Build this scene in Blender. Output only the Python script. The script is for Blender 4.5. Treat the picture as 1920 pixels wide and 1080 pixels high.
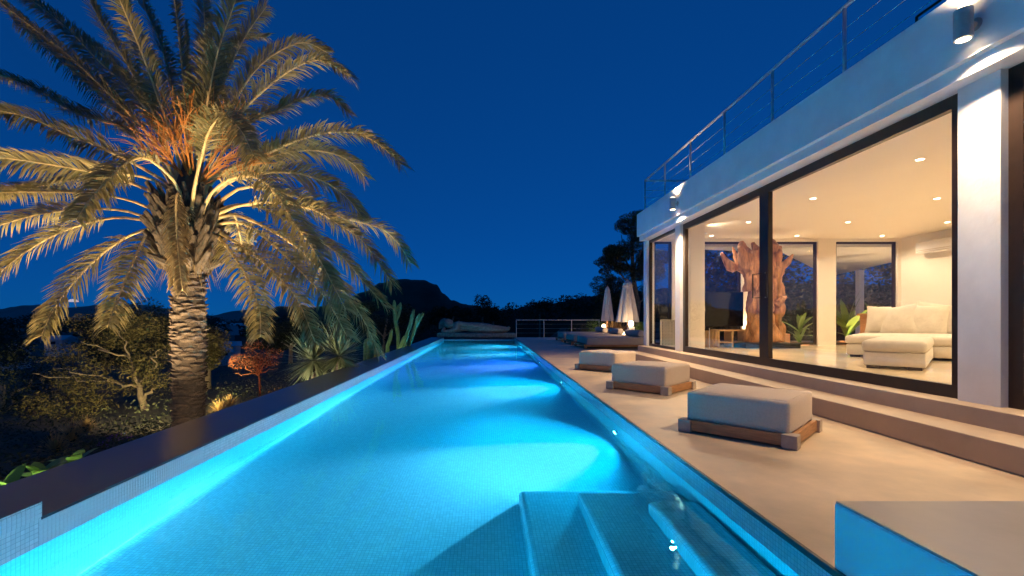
import bpy, bmesh, math, random
from mathutils import Vector, Matrix
R = math.radians
scene = bpy.context.scene
C = scene.collection
for o in list(bpy.data.objects): bpy.data.objects.remove(o)

# ------------------------------------------------------------------ camera
FPX, HOR, CX, CAMZ = 890.0, 596.0, 914.0, 1.1
cam_d = bpy.data.cameras.new('camera'); cam = bpy.data.objects.new('camera', cam_d); C.objects.link(cam)
cam_d.sensor_width = 36; cam_d.lens = FPX/1920*36
cam_d.shift_y = (HOR-540)/1920; cam_d.shift_x = (960-CX)/1920
cam_d.clip_start = 0.05; cam_d.clip_end = 12000
cam.location = (0, 0, CAMZ); cam.rotation_euler = (R(90), 0, 0)
scene.camera = cam
scene.render.resolution_x, scene.render.resolution_y = 1024, 576

# ------------------------------------------------------------------ dusk sky
W = bpy.data.worlds.new('World'); scene.world = W; W.use_nodes = True
wn, wl = W.node_tree.nodes, W.node_tree.links
bg = wn['Background']
sky = wn.new('ShaderNodeTexSky'); sky.sky_type = 'NISHITA'; sky.sun_disc = False
sky.sun_elevation = R(10); sky.sun_rotation = R(215)
sky.air_density, sky.dust_density, sky.ozone_density = 0.5, 0, 10
gm = wn.new('ShaderNodeGamma'); gm.inputs[1].default_value = 0.36
tint = wn.new('ShaderNodeMix'); tint.data_type = 'RGBA'; tint.blend_type = 'MULTIPLY'
tint.inputs[0].default_value = 1; tint.inputs[7].default_value = (0.02, 0.385, 1.0, 1)
wl.new(sky.outputs[0], gm.inputs[0]); wl.new(gm.outputs[0], tint.inputs[6]); wl.new(tint.outputs[2], bg.inputs[0])
bg.inputs[1].default_value = 0.165

vs = scene.view_settings
vs.view_transform = 'Standard'; vs.look = 'None'; vs.exposure = 0; vs.gamma = 1; vs.use_curve_mapping = False
cy = scene.cycles
cy.use_denoising = True
cy.max_bounces = 10; cy.diffuse_bounces = 4; cy.glossy_bounces = 4; cy.transmission_bounces = 8; cy.transparent_max_bounces = 24
cy.caustics_reflective = False; cy.caustics_refractive = True; cy.blur_glossy = 0.6
cy.sample_clamp_indirect = 30.0
try: cy.use_light_tree = True
except Exception: pass

# ------------------------------------------------------------------ helpers
def at(px, py, Y):
    return Vector(((px-CX)/FPX*Y, Y, CAMZ-(py-HOR)/FPX*Y))
def atz(px, py, z):
    d = at(px, py, 1.0) - Vector((0, 0, CAMZ))
    return Vector((0, 0, CAMZ)) + d*((z-CAMZ)/d.z)

def tag(o, label=None, cat=None, group=None, kind=None):
    if label: o['label'] = label
    if cat: o['category'] = cat
    if group: o['group'] = group
    if kind: o['kind'] = kind
    return o
def empty(name, loc=(0, 0, 0), rz=0, **k):
    o = bpy.data.objects.new(name, None); C.objects.link(o)
    o.location = loc; o.rotation_euler = (0, 0, rz); o.empty_display_size = 0.1
    return tag(o, **k)
def link(name, me, parent=None, loc=None, rot=None):
    o = bpy.data.objects.new(name, me); C.objects.link(o)
    if parent is not None: o.parent = parent
    if loc is not None: o.location = loc
    if rot is not None: o.rotation_euler = rot
    return o

class MB:
    def __init__(s): s.v = []; s.f = []
    def add(s, v, f):
        n = len(s.v); s.v += [tuple(p) for p in v]; s.f += [tuple(i+n for i in q) for q in f]; return s
    def box(s, a, b):
        x0, y0, z0 = a; x1, y1, z1 = b
        return s.add([(x0,y0,z0),(x1,y0,z0),(x1,y1,z0),(x0,y1,z0),(x0,y0,z1),(x1,y0,z1),(x1,y1,z1),(x0,y1,z1)],
                     [(0,3,2,1),(4,5,6,7),(0,1,5,4),(1,2,6,5),(2,3,7,6),(3,0,4,7)])
    def tube(s, pts, rad, n=8, cap=True):
        pts = [Vector(p) for p in pts]
        if not hasattr(rad, '__len__'): rad = [rad]*len(pts)
        up = Vector((0, 0, 1)); prev = None; vv = []
        for i, p in enumerate(pts):
            t = (pts[min(i+1, len(pts)-1)]-pts[max(i-1, 0)])
            if t.length < 1e-9: t = Vector((0, 0, 1))
            t.normalize()
            if prev is None:
                a = t.cross(up if abs(t.z) < .9 else Vector((1, 0, 0))).normalized()
            else:
                a = prev - t*prev.dot(t)
                a = a.normalized() if a.length > 1e-6 else t.orthogonal().normalized()
            prev = a; b = t.cross(a)
            for k in range(n):
                an = 2*math.pi*k/n
                vv.append(p+(a*math.cos(an)+b*math.sin(an))*rad[i])
        ff = []
        for i in range(len(pts)-1):
            for k in range(n):
                k2 = (k+1) % n
                ff.append((i*n+k, i*n+k2, (i+1)*n+k2, (i+1)*n+k))
        if cap:
            ff.append(tuple(range(n-1, -1, -1))); m = (len(pts)-1)*n; ff.append(tuple(range(m, m+n)))
        return s.add(vv, ff)
    def lathe(s, prof, n=24, c=(0, 0, 0), fn=None):
        vv = []; ff = []
        for i, (r, z) in enumerate(prof):
            for k in range(n):
                an = 2*math.pi*k/n; q = r*(fn(an, z) if fn else 1)
                vv.append((c[0]+q*math.cos(an), c[1]+q*math.sin(an), c[2]+z))
        for i in range(len(prof)-1):
            for k in range(n):
                k2 = (k+1) % n; ff.append((i*n+k, i*n+k2, (i+1)*n+k2, (i+1)*n+k))
        ff.append(tuple(range(n-1, -1, -1))); m = (len(prof)-1)*n; ff.append(tuple(range(m, m+n)))
        return s.add(vv, ff)
    def mesh(s, name, mat, smooth=False):
        me = bpy.data.meshes.new(name); me.from_pydata(s.v, [], s.f); me.validate(); me.update()
        if mat is not None: me.materials.append(mat)
        if smooth: me.polygons.foreach_set('use_smooth', [True]*len(me.polygons))
        return me
    def build(s, name, mat, parent=None, loc=None, rot=None, smooth=False):
        return link(name, s.mesh(name, mat, smooth), parent, loc, rot)

def rbox(name, size, bev, mat, parent=None, loc=(0, 0, 0), rot=None, seg=3, puff=0.0, smooth=True, wob=0.0, seed=0, cuts=0):
    """soft or crisp box with rounded edges; its base sits at loc"""
    bm = bmesh.new(); bmesh.ops.create_cube(bm, size=1)
    for v in bm.verts: v.co = Vector((v.co.x*size[0], v.co.y*size[1], (v.co.z+.5)*size[2]))
    bmesh.ops.bevel(bm, geom=list(bm.edges), offset=bev, segments=seg, profile=.5, affect='EDGES')
    if cuts:
        bmesh.ops.subdivide_edges(bm, edges=[e for e in bm.edges if e.calc_length() > .12], cuts=cuts, use_grid_fill=True)
    rnd = random.Random(seed)
    ph = [rnd.uniform(0, 6.3) for _ in range(6)]
    for v in bm.verts:
        u, w = v.co.x/size[0]*2, v.co.y/size[1]*2
        if puff and v.co.z > size[2]*.5: v.co.z += puff*max(0, (1-u*u))*max(0, (1-w*w))
        if wob:
            v.co.x += wob*math.sin(7*v.co.y+ph[0]+5*v.co.z); v.co.y += wob*math.sin(8*v.co.x+ph[1]+4*v.co.z)
            v.co.z += wob*.7*math.sin(6*v.co.x+ph[2])*math.sin(5*v.co.y+ph[3])*(v.co.z/size[2])
    me = bpy.data.meshes.new(name); bm.to_mesh(me); bm.free(); me.materials.append(mat)
    if smooth: me.polygons.foreach_set('use_smooth', [True]*len(me.polygons))
    return link(name, me, parent, loc, rot)

def nodes(name):
    m = bpy.data.materials.new(name); m.use_nodes = True
    nt = m.node_tree; return m, nt.nodes, nt.links, nt.nodes['Principled BSDF']
def mat(name, col, rough=.6, var=.15, scale=6, bump=0., bscale=60, metal=0., spec=.5, detail=5, stretch=None, rvar=0., sheen=0.):
    m, n, l, p = nodes(name)
    tc = n.new('ShaderNodeTexCoord'); src = tc.outputs['Object']
    if stretch:
        mp = n.new('ShaderNodeMapping'); mp.inputs['Scale'].default_value = stretch; l.new(src, mp.inputs[0]); src = mp.outputs[0]
    nz = n.new('ShaderNodeTexNoise'); nz.inputs['Scale'].default_value = scale; nz.inputs['Detail'].default_value = detail
    nz.inputs['Roughness'].default_value = .6
    l.new(src, nz.inputs['Vector'])
    rp = n.new('ShaderNodeValToRGB')
    rp.color_ramp.elements[0].position = .3; rp.color_ramp.elements[1].position = .7
    rp.color_ramp.elements[0].color = tuple(c*(1-var) for c in col)+(1,)
    rp.color_ramp.elements[1].color = tuple(min(1, c*(1+var)) for c in col)+(1,)
    l.new(nz.outputs[0], rp.inputs[0]); l.new(rp.outputs[0], p.inputs['Base Color'])
    p.inputs['Roughness'].default_value = rough; p.inputs['Metallic'].default_value = metal
    p.inputs['Specular IOR Level'].default_value = spec
    if sheen: p.inputs['Sheen Weight'].default_value = sheen
    if rvar:
        mr = n.new('ShaderNodeMapRange'); mr.inputs[1].default_value = .3; mr.inputs[2].default_value = .7
        mr.inputs[3].default_value = rough-rvar; mr.inputs[4].default_value = rough+rvar
        l.new(nz.outputs[0], mr.inputs[0]); l.new(mr.outputs[0], p.inputs['Roughness'])
    if bump:
        n2 = n.new('ShaderNodeTexNoise'); n2.inputs['Scale'].default_value = bscale; n2.inputs['Detail'].default_value = 4
        l.new(src, n2.inputs['Vector'])
        b = n.new('ShaderNodeBump'); b.inputs['Strength'].default_value = bump; b.inputs['Distance'].default_value = .02
        l.new(n2.outputs[0], b.inputs['Height']); l.new(b.outputs[0], p.inputs['Normal'])
    return m
def leafmat(name, col, col2, rough=.5, trans=.3, spec=.4):
    m, n, l, p = nodes(name)
    g = n.new('ShaderNodeNewGeometry')
    rp = n.new('ShaderNodeValToRGB'); rp.color_ramp.elements[0].color = col+(1,); rp.color_ramp.elements[1].color = col2+(1,)
    l.new(g.outputs['Random Per Island'], rp.inputs[0]); l.new(rp.outputs[0], p.inputs['Base Color'])
    p.inputs['Roughness'].default_value = rough; p.inputs['Specular IOR Level'].default_value = spec
    t = n.new('ShaderNodeBsdfTranslucent'); l.new(rp.outputs[0], t.inputs[0])
    mx = n.new('ShaderNodeMixShader'); mx.inputs[0].default_value = trans
    l.new(p.outputs[0], mx.inputs[1]); l.new(t.outputs[0], mx.inputs[2]); l.new(mx.outputs[0], n['Material Output'].inputs[0])
    return m
def emit(name, col, s):
    m, n, l, p = nodes(name); n.remove(p)
    e = n.new('ShaderNodeEmission'); e.inputs[0].default_value = col+(1,); e.inputs[1].default_value = s
    l.new(e.outputs[0], n['Material Output'].inputs[0]); return m
def glass(name, tintc=(1, 1, 1), rough=0.0, ior=1.45):
    m, n, l, p = nodes(name); n.remove(p)
    t = n.new('ShaderNodeBsdfTransparent'); t.inputs[0].default_value = tintc+(1,)
    g = n.new('ShaderNodeBsdfGlossy'); g.inputs['Roughness'].default_value = rough
    f = n.new('ShaderNodeFresnel')
    ge = n.new('ShaderNodeNewGeometry'); mi = n.new('ShaderNodeMapRange'); mi.inputs[3].default_value = ior; mi.inputs[4].default_value = 1/ior
    l.new(ge.outputs['Backfacing'], mi.inputs[0]); l.new(mi.outputs[0], f.inputs[0])
    mx = n.new('ShaderNodeMixShader'); l.new(f.outputs[0], mx.inputs[0]); l.new(t.outputs[0], mx.inputs[1]); l.new(g.outputs[0], mx.inputs[2])
    l.new(mx.outputs[0], n['Material Output'].inputs[0]); return m
def mosaic(name, axes, c1, c2, grout, pitch=.025, rough=.25):
    """small glass mosaic tiles; axes picks the two object axes the grid runs along"""
    m, n, l, p = nodes(name)
    tc = n.new('ShaderNodeTexCoord'); sp = n.new('ShaderNodeSeparateXYZ'); cb = n.new('ShaderNodeCombineXYZ')
    l.new(tc.outputs['Object'], sp.inputs[0]); l.new(sp.outputs[axes[0]], cb.inputs[0]); l.new(sp.outputs[axes[1]], cb.inputs[1])
    b = n.new('ShaderNodeTexBrick'); b.offset = 0; b.squash = 1
    b.inputs['Color1'].default_value = c1+(1,); b.inputs['Color2'].default_value = c2+(1,); b.inputs['Mortar'].default_value = grout+(1,)
    b.inputs['Scale'].default_value = 1; b.inputs['Mortar Size'].default_value = pitch*.05; b.inputs['Mortar Smooth'].default_value = .1
    b.inputs['Brick Width'].default_value = pitch; b.inputs['Row Height'].default_value = pitch
    l.new(cb.outputs[0], b.inputs['Vector']); l.new(b.outputs['Color'], p.inputs['Base Color'])
    p.inputs['Roughness'].default_value = rough
    bp = n.new('ShaderNodeBump'); bp.invert = True; bp.inputs['Strength'].default_value = .3; bp.inputs['Distance'].default_value = .002
    l.new(b.outputs['Fac'], bp.inputs['Height']); l.new(bp.outputs[0], p.inputs['Normal'])
    return m
def spot(name, parent, loc, target, power, col, size=90, blend=.5, rad=.03):
    L = bpy.data.lights.new(name, 'SPOT'); L.energy = power; L.color = col; L.spot_size = R(size); L.spot_blend = blend; L.shadow_soft_size = rad
    o = bpy.data.objects.new(name, L); C.objects.link(o)
    loc = Vector(loc); o.rotation_euler = (Vector(target)-loc).to_track_quat('-Z', 'Y').to_euler()
    o.location = loc
    if parent is not None:
        o.parent = parent; o.matrix_parent_inverse = parent_matrix(parent).inverted()
    return o
def point(name, parent, loc, power, col, rad=.05):
    L = bpy.data.lights.new(name, 'POINT'); L.energy = power; L.color = col; L.shadow_soft_size = rad
    o = bpy.data.objects.new(name, L); C.objects.link(o); o.location = loc
    if parent is not None: o.parent = parent; o.matrix_parent_inverse = parent_matrix(parent).inverted()
    return o
def parent_matrix(p):
    return Matrix.Translation(p.location) @ p.rotation_euler.to_matrix().to_4x4()

# ------------------------------------------------------------------ materials
M = {}
M['deck'] = mat('microcement', (.56, .425, .285), .5, .27, 1.5, .08, 30, rvar=.12, detail=10)
M['riser'] = mat('step_cement', (.48, .37, .27), .55, .1, 2, .05, 40)
M['dark_edge'] = mat('dark_edging', (.045, .045, .05), .45, .2, 8)
M['coping'] = mat('wet_dark_stone', (.034, .042, .062), .30, .16, 1.2, .04, 160)
M['white'] = mat('white_stucco', (.76, .76, .75), .85, .07, 2.2, .16, 14)
M['white2'] = mat('white_render', (.8, .8, .79), .7, .03, 4, .06, 60)
M['wall_in'] = mat('cream_plaster', (.82, .76, .66), .8, .02, 2)
M['ceil'] = mat('ceiling_plaster', (.86, .79, .66), .85, .015, 2)
M['floor_in'] = mat('polished_floor', (.64, .51, .34), .17, .10, .9, rvar=.02)
M['frame'] = mat('dark_bronze', (.030, .017, .012), .4, .2, 10, metal=.2)
M['steel'] = mat('brushed_steel', (.55, .56, .58), .45, .1, 20, metal=.35)
M['fabric'] = mat('linen', (.52, .42, .335), .95, .08, 60, .35, 420, sheen=.25)
M['fabric_grey'] = mat('grey_canvas', (.50, .42, .35), .95, .08, 50, .3, 300)
M['teak'] = mat('teak', (.40, .19, .075), .5, .28, 6, .1, 60, stretch=(1, 1, 12))
M['teak_x'] = mat('teak_board', (.40, .19, .075), .5, .3, 5, .1, 60, stretch=(1.2, 14, 14))
M['pad'] = mat('weathered_block', (.40, .33, .27), .7, .15, 14, .1, 80)
M['sofa'] = mat('cream_sofa', (.62, .55, .45), .95, .05, 14, .15, 200, sheen=.3)
M['black'] = mat('black_plastic', (.008, .008, .010), .35, .2, 10)
M['screen'] = mat('tv_glass', (.006, .007, .010), .08, .1, 3)
M['root'] = mat('teak_root', (.42, .20, .085), .6, .6, 7, .9, 26, stretch=(1.8, 1.8, .35))
M['pot'] = mat('terracotta', (.45, .25, .15), .8, .2, 8)
M['wicker'] = mat('wicker', (.30, .2, .12), .7, .3, 40, .5, 120)
M['stone'] = mat('carved_stone', (.36, .26, .20), .9, .3, 9, .5, 30)
M['pglass'] = glass('window_glass')
M['lampgrey'] = mat('grey_lamp_metal', (.42, .40, .38), .5, .1, 20)
M['rachis'] = mat('frond_stalk', (.58, .42, .19), .55, .2, 8)
M['leaf_palm'] = leafmat('palm_leaflet', (.17, .145, .055), (.34, .27, .12), .5, .25)
M['leaf_dry'] = leafmat('dry_leaflet', (.16, .11, .05), (.28, .20, .10), .6, .2)
M['orange'] = leafmat('date_strand', (.42, .15, .03), (.6, .26, .06), .6, .25)
M['bark'] = mat('palm_bark', (.06, .042, .03), .9, .4, 14, .5, 40)
M['scale'] = mat('leaf_scar', (.085, .058, .040), .9, .8, 22, .8, 50)
M['stub'] = mat('leaf_stub', (.075, .054, .038), .9, .5, 20, .5, 60)
M['treebark'] = mat('grey_bark', (.24, .19, .13), .9, .3, 10, .5, 40)
M['ground'] = mat('dark_soil', (.045, .040, .024), 1, .5, .6, .5, 6)
M['leaf_olive'] = leafmat('olive_leaf', (.10, .095, .03), (.20, .16, .055), .6, .25)
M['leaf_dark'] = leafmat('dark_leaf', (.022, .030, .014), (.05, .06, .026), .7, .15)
M['leaf_pine'] = leafmat('pine_leaf', (.030, .042, .016), (.075, .080, .03), .7, .15)
M['leaf_green'] = leafmat('bright_leaf', (.09, .20, .035), (.22, .32, .07), .4, .3)
M['leaf_yucca'] = leafmat('yucca_leaf', (.10, .13, .06), (.30, .31, .17), .4, .15)
M['leaf_dryred'] = leafmat('red_twig_leaf', (.20, .07, .03), (.30, .12, .05), .8, .2)
M['straw'] = leafmat('straw', (.30, .20, .08), (.46, .32, .14), .8, .25)
M['purple'] = leafmat('purple_flower', (.10, .04, .22), (.18, .08, .35), .7, .3)
M['cactus'] = mat('cactus_skin', (.13, .22, .075), .6, .25, 9, .3, 40)
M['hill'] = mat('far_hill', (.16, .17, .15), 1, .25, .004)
M['hill_near'] = mat('wooded_hill', (.030, .036, .024), 1, .5, .05, 1, .3)
M['canvas'] = mat('parasol_canvas', (.66, .60, .54), .95, .05, 12, .2, 120)
M['warm_lens'] = emit('warm_lens', (1, .72, .42), 14)
M['down_lens'] = emit('downlight_lens', (1, .80, .52), 16)

# ================================================================== GROUND AND SETTING
def gz(x, y):
    left = max(0, -3.2-x)
    z = -1.3 - .055*min(left, 60) - .02*max(0, min(left-8, 120))
    far = max(0, y-30)
    z -= .05*min(far, 200)*(1 if x < 8 else max(0, 1-(x-8)/30))
    if x > 7: z = max(z, -1.3+1.24*min(1, (x-7)/1.6)) if y < 60 else z
    return z
mb = MB()
xs = [-4000, -1500, -700, -400, -200, -120, -80, -60, -45, -35, -28, -22, -18, -15, -12, -10, -8, -6, -4.5, -3.3, -2, 0, 2, 4, 6, 7, 7.5, 8, 8.6, 10, 14, 20, 30, 45, 70, 120, 250, 600, 1500, 4000]
ys = [-200, -80, -30, -10, -4, 0, 3, 6, 8, 10, 12, 14, 16, 18, 20, 23, 26, 29, 33, 38, 45, 55, 70, 90, 120, 170, 250, 400, 700, 1200, 2200, 4500]
for y in ys:
    for x in xs: mb.v.append((x, y, gz(x, y)))
nx = len(xs)
for j in range(len(ys)-1):
    for i in range(nx-1): mb.f.append((j*nx+i, j*nx+i+1, (j+1)*nx+i+1, (j+1)*nx+i))
tag(mb.build('ground', M['ground'], smooth=True), kind='structure')

PX0, PX1, PY0, PY1, WZ, PD = -2.46, 1.53, -.4, 26.6, -.154, -.905
# deck
mb = MB()
mb.box((PX1, -3.2, -1.25), (3.72, 13.2, 0)); mb.box((PX1, 13.2, -1.25), (7.6, PY1+.15, 0))
tag(mb.build('deck', M['deck']), kind='structure')
tag(MB().box((-3.18, -3.2, -1.25), (PX1-.002, PY0-.3, -.002)).build('near_deck', M['deck']), kind='structure')
tag(MB().box((PX1-.022, -3.2, -.028), (PX1-.003, PY1, .003)).build('deck_edging', M['dark_edge']), kind='structure')
tag(MB().box((-3.0, PY1+.3, -1.2), (1.9, PY1+2.0, -.10)).build('far_terrace', M['dark_edge']), kind='structure')
# steps up to the house
o = rbox('lower_step', (.60, 16.0, .2), .008, M['riser'], None, (3.70+.30, 4.85, .002), seg=2, smooth=False); tag(o, kind='structure')
o = rbox('upper_step', (.50, 16.0, .350), .008, M['riser'], None, (4.075+.25, 4.87, .003), seg=2, smooth=False); tag(o, kind='structure')

# pool basin
TIL = ((.60, .66, .66), (.72, .77, .77), (.36, .43, .44))
mf = mosaic('mosaic_floor', (0, 1), *TIL); mx_ = mosaic('mosaic_side', (1, 2), *TIL); my_ = mosaic('mosaic_end', (0, 2), *TIL)
pool = MB().box((PX0-.25, PY0-.25, PD-.12), (PX1+.0, PY1+.25, PD)).build('pool_basin', mf)
tag(pool, kind='structure')
MB().box((PX0-.2, PY0-.2, PD+.001), (PX0, PY1+.2, -.014)).build('side_wall', mx_, pool)
MB().box((PX1-.012, PY0-.2, PD+.001), (PX1-.004, PY1+.1, -.030)).build('side_wall', mx_, pool)
MB().box((PX0, PY0-.2, PD+.001), (PX1-.013, PY0, -.02)).build('end_wall', my_, pool)
MB().box((PX0, PY1, PD+.001), (PX1-.013, PY1+.2, -.110)).build('end_wall', my_, pool)
# underwater stairs along the right wall
for x0, yf, d in ((.26, 4.02, .56), (.71, 3.80, .37), (1.15, 3.44, .18)):
    wd = PX1-.013-x0; ln = yf-.2
    ms = mosaic('mosaic_step', (0, 1), *TIL)
    rbox('pool_stair', (wd, ln, WZ-d-PD), .055, ms, pool, (x0+wd/2, .2+ln/2, PD), seg=3)
# cove fillets between wall and floor
for xx, sg in ((PX0, 1), (PX1-.012, -1)):
    mb = MB(); r = .09
    for k in range(7):
        a = R(90*k/6)
        for y in (PY0, PY1): mb.v.append((xx+sg*r*(1-math.sin(a)) if 0 else xx+sg*(r-r*math.sin(a)), y, PD+r-r*math.cos(a)))
    for k in range(6): mb.f.append((2*k, 2*k+1, 2*k+3, 2*k+2))
    mb.build('cove', mf, pool, smooth=True)
# single mosaic tiles of the waterline band nearest the viewer (the rest of the band is the wall material)
tm = mat('mosaic_tile', (.66, .71, .71), .25, .1, 30)
me_t = rbox('tile_proto', (.0235, .0035, .0235), .001, tm, seg=1, smooth=False)
tmesh = me_t.data; bpy.data.objects.remove(me_t)
cnt = 0
for j in range(60):
    for i in range(5):
        link('tile', tmesh, pool, (PX0+.0015, 2.6+.0125+.025*j, WZ+.012+.025*i), (0, 0, R(90))); cnt += 1
# water
m, n, l, p = nodes('pool_water'); n.remove(p)
g = n.new('ShaderNodeBsdfGlass'); g.inputs['IOR'].default_value = 1.333; g.inputs['Roughness'].default_value = 0.0
g.inputs['Color'].default_value = (.30, .95, 1, 1)
nz = n.new('ShaderNodeTexNoise'); nz.inputs['Scale'].default_value = 3.0; nz.inputs['Detail'].default_value = 2.5
tc = n.new('ShaderNodeTexCoord'); l.new(tc.outputs['Object'], nz.inputs['Vector'])
bp = n.new('ShaderNodeBump'); bp.inputs['Strength'].default_value = .32; bp.inputs['Distance'].default_value = .012
l.new(nz.outputs[0], bp.inputs['Height']); l.new(bp.outputs[0], g.inputs['Normal']); l.new(g.outputs[0], n['Material Output'].inputs[0])
mb = MB(); mb.add([(PX0-.01, PY0, WZ), (PX1-.006, PY0, WZ), (PX1-.006, PY1+.01, WZ), (PX0-.01, PY1+.01, WZ)], [(0, 1, 2, 3)])
tag(mb.build('pool_water', m), kind='structure')

# left coping and its raised near end
mb = MB(); mb.box((-3.18, 2.62, -1.4), (PX0-.003, PY1+.3, 0)); tag(mb.build('pool_coping', M['coping']), kind='structure')
cap = MB().box((-3.18, -3, -1.4), (PX0-.003, 2.62, .088)).build('raised_coping', M['coping']); tag(cap, kind='structure')
MB().box((PX0-.002, -.4, -.013), (PX0+.001, 2.615, .084)).build('tile_face', mx_, cap)
MB().box((-3.17, 2.621, .002), (PX0-.002, 2.624, .086)).build('tile_face', my_, cap)
for j in range(26):
    for i in range(3): link('tile', tmesh, cap, (PX0+.0025, 2.6-.0125-.025*j, .0+.025*i), (0, 0, R(90)))

# white low wall at the lower right
bw = rbox('low_wall', (3.2, 3.2, 1.30), .014, M['white2'], None, (PX1-.0+1.6, 2.10-1.6, -1.015), seg=3)
tag(bw, 'low white rendered wall with cement top beside the pool stairs', 'wall')
rbox('cement_top', (3.19, 3.19, .012), .004, mat('trowelled_top', (.40, .35, .31), .36, .08, 3.2, .03, 20), bw, (0, 0, 1.296), seg=1, smooth=False)

# ================================================================== VILLA
villa = empty('villa', (4.3, 6.5, 0), label='white flat-roofed villa with lit living room behind dark framed glass', cat='house')
VL = Vector(villa.location)
def vpart(mb, name, m, parent=None, smooth=False):
    mb.v = [tuple(Vector(p)-VL) for p in mb.v]
    return mb.build(name, m, parent or villa, smooth=smooth)
XF, YE, FZ, CZ = 4.27, 13.0, .352, 3.24
vpart(MB().box((4.58, .3, .05), (11.4, YE, FZ)), 'floor', M['floor_in'])
vpart(MB().box((4.5, .3, CZ), (11.4, YE-.14, CZ+.05)), 'ceiling', M['ceil'])
roof = vpart(MB().box((4.05, -2.0, 3.295), (11.7, YE-.13, 3.895)), 'roof', M['white'])
vpart(MB().box((4.112, -2.0, 3.172), (4.498, YE-.16, 3.293)), 'fascia_band', M['white'], roof)
# facade piers
vpart(MB().box((XF, 3.95, FZ+.001), (4.55, 4.31, 3.171)), 'pier', M['white'])
vpart(MB().box((XF, 10.53, FZ+.001), (4.50, 10.80, 3.171)), 'pier', M['white'])
vpart(MB().box((XF, 12.74, FZ+.001), (4.45, YE-.02, 3.171)), 'pier', M['white'])
vpart(MB().box((4.60, 10.75, FZ), (4.92, 11.1, CZ)), 'inner_pier', M['wall_in'])
# back wall with three openings
YB = 12.8
ops = [(4.50, 4.98), (5.78, 6.86), (7.42, 8.92), (9.40, 11.06)]
mb = MB(); z0, z1 = FZ+.02, 3.16
xa = 4.46
for a, b in ops:
    mb.box((xa, YB, FZ), (a, YE-.01, CZ)); mb.box((a, YB, z1), (b, YE-.01, CZ)); xa = b
mb.box((xa, YB, FZ), (11.4, YE-.01, CZ))
vpart(mb, 'back_wall', M['wall_in'])
vpart(MB().box((11.16, .3, FZ), (11.4, YB, CZ)), 'side_wall', M['wall_in'])
vpart(MB().box((4.6, .1, FZ), (11.4, .3, CZ)), 'near_wall', M['wall_in'])
def window(x, y0, y1, z0, z1, fw, axis='y', name='window', bottom=None, depth=.07):
    """glazed unit: frame bars + pane; axis y runs along the facade, axis x along the back wall"""
    root = vpart(MB().box(*(((x, y0, z0), (x+depth, y0+fw, z1)) if axis == 'y' else ((y0, x, z0), (y0+fw, x+depth, z1)))), name, M['frame'])
    bars = [(y1-fw, y1, z0, z1), (y0+fw, y1-fw, z1-fw, z1), (y0+fw, y1-fw, z0, z0+(bottom or fw))]
    for a, b, c, d in bars:
        m2 = MB().box(*(((x, a, c), (x+depth, b, d)) if axis == 'y' else ((a, x, c), (b, x+depth, d))))
        m2.v = [tuple(Vector(p)-VL) for p in m2.v]; m2.build('frame_bar', M['frame'], root)
    m2 = MB().box(*(((x+.03, y0+fw-.005, z0+(bottom or fw)-.005), (x+.036, y1-fw+.005, z1-fw+.005)) if axis == 'y' else
                    ((y0+fw-.005, x+.03, z0+(bottom or fw)-.005), (y1-fw+.005, x+.036, z1-fw+.005))))
    m2.v = [tuple(Vector(p)-VL) for p in m2.v]; m2.build('pane', M['pglass'], root)
    return root
ZT = 3.171
window(4.335, 10.80, 12.74, FZ+.001, ZT, .06)
dA = window(4.335, 4.312, 7.45, FZ+.001, ZT, .12, name='sliding_door', bottom=.12)
dB = window(4.338, 7.452, 10.53, FZ+.001, ZT, .12, name='sliding_door', bottom=.12)
window(4.335, .6, 3.95, FZ+.001, ZT, .11, bottom=.12)
for y, d in ((7.40, dA), (7.50, dB)):
    yy = y-.13 if d is dA else y+.14
    m2 = MB().tube([(4.33, y, 1.80), (4.27, yy, 1.80), (4.27, yy, 1.42), (4.33, y, 1.42)], .010, 6)
    m2.v = [tuple(Vector(p)-VL) for p in m2.v]; m2.build('handle', M['frame'], d)
for a, b in ops: window(12.86, a, b, FZ+.02, z1, .055, axis='x')
# roof terrace railing
rail = empty('roof_railing', (4.25, 12.80, 3.895), label='steel post and wire railing along the roof edge of the villa', cat='railing')
ztop = 4.80-3.895
ysl = [-1.43*k for k in range(0, 10)]
for y in ysl:
    MB().tube([(0, y, 0), (0, y, ztop)], .021, 8).build('post', M['steel'], rail, smooth=True)
MB().tube([(0, 0, ztop), (0, -13.2, ztop)], .024, 8).build('top_rail', M['steel'], rail, smooth=True)
for z in (.24, .44, .64): MB().tube([(0, 0, z), (0, -13.2, z)], .004, 5).build('wire', M['steel'], rail)
for x in (1.43, 2.86): MB().tube([(x, 0, 0), (x, 0, ztop)], .021, 8).build('post', M['steel'], rail, smooth=True)
MB().tube([(.02, 0, ztop), (4.3, 0, ztop)], .024, 8).build('top_rail', M['steel'], rail, smooth=True)
for z in (.24, .44, .64): MB().tube([(.02, 0, z), (4.3, 0, z)], .007, 5).build('wire', M['steel'], rail)
ch = empty('roof_chair', (5.2, 5.75, 3.897), label='dark metal chair frame on the roof terrace above the near wall lamp', cat='chair')
for x in (0, .5):
    for y in (0, -.5): MB().tube([(x, y, 0), (x, y, .85 if x == 0 else .62)], .016, 6).build('leg', M['frame'], ch)
rbox('seat', (.54, .54, .04), .01, M['frame'], ch, (.25, -.25, .40))
MB().tube([(0, 0, .85), (0, -.5, .85)], .016, 6).build('back_rail', M['frame'], ch)
for y in (0, -.5): MB().tube([(0, y, .63), (.5, y, .62)], .016, 6).build('arm', M['frame'], ch)

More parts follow.
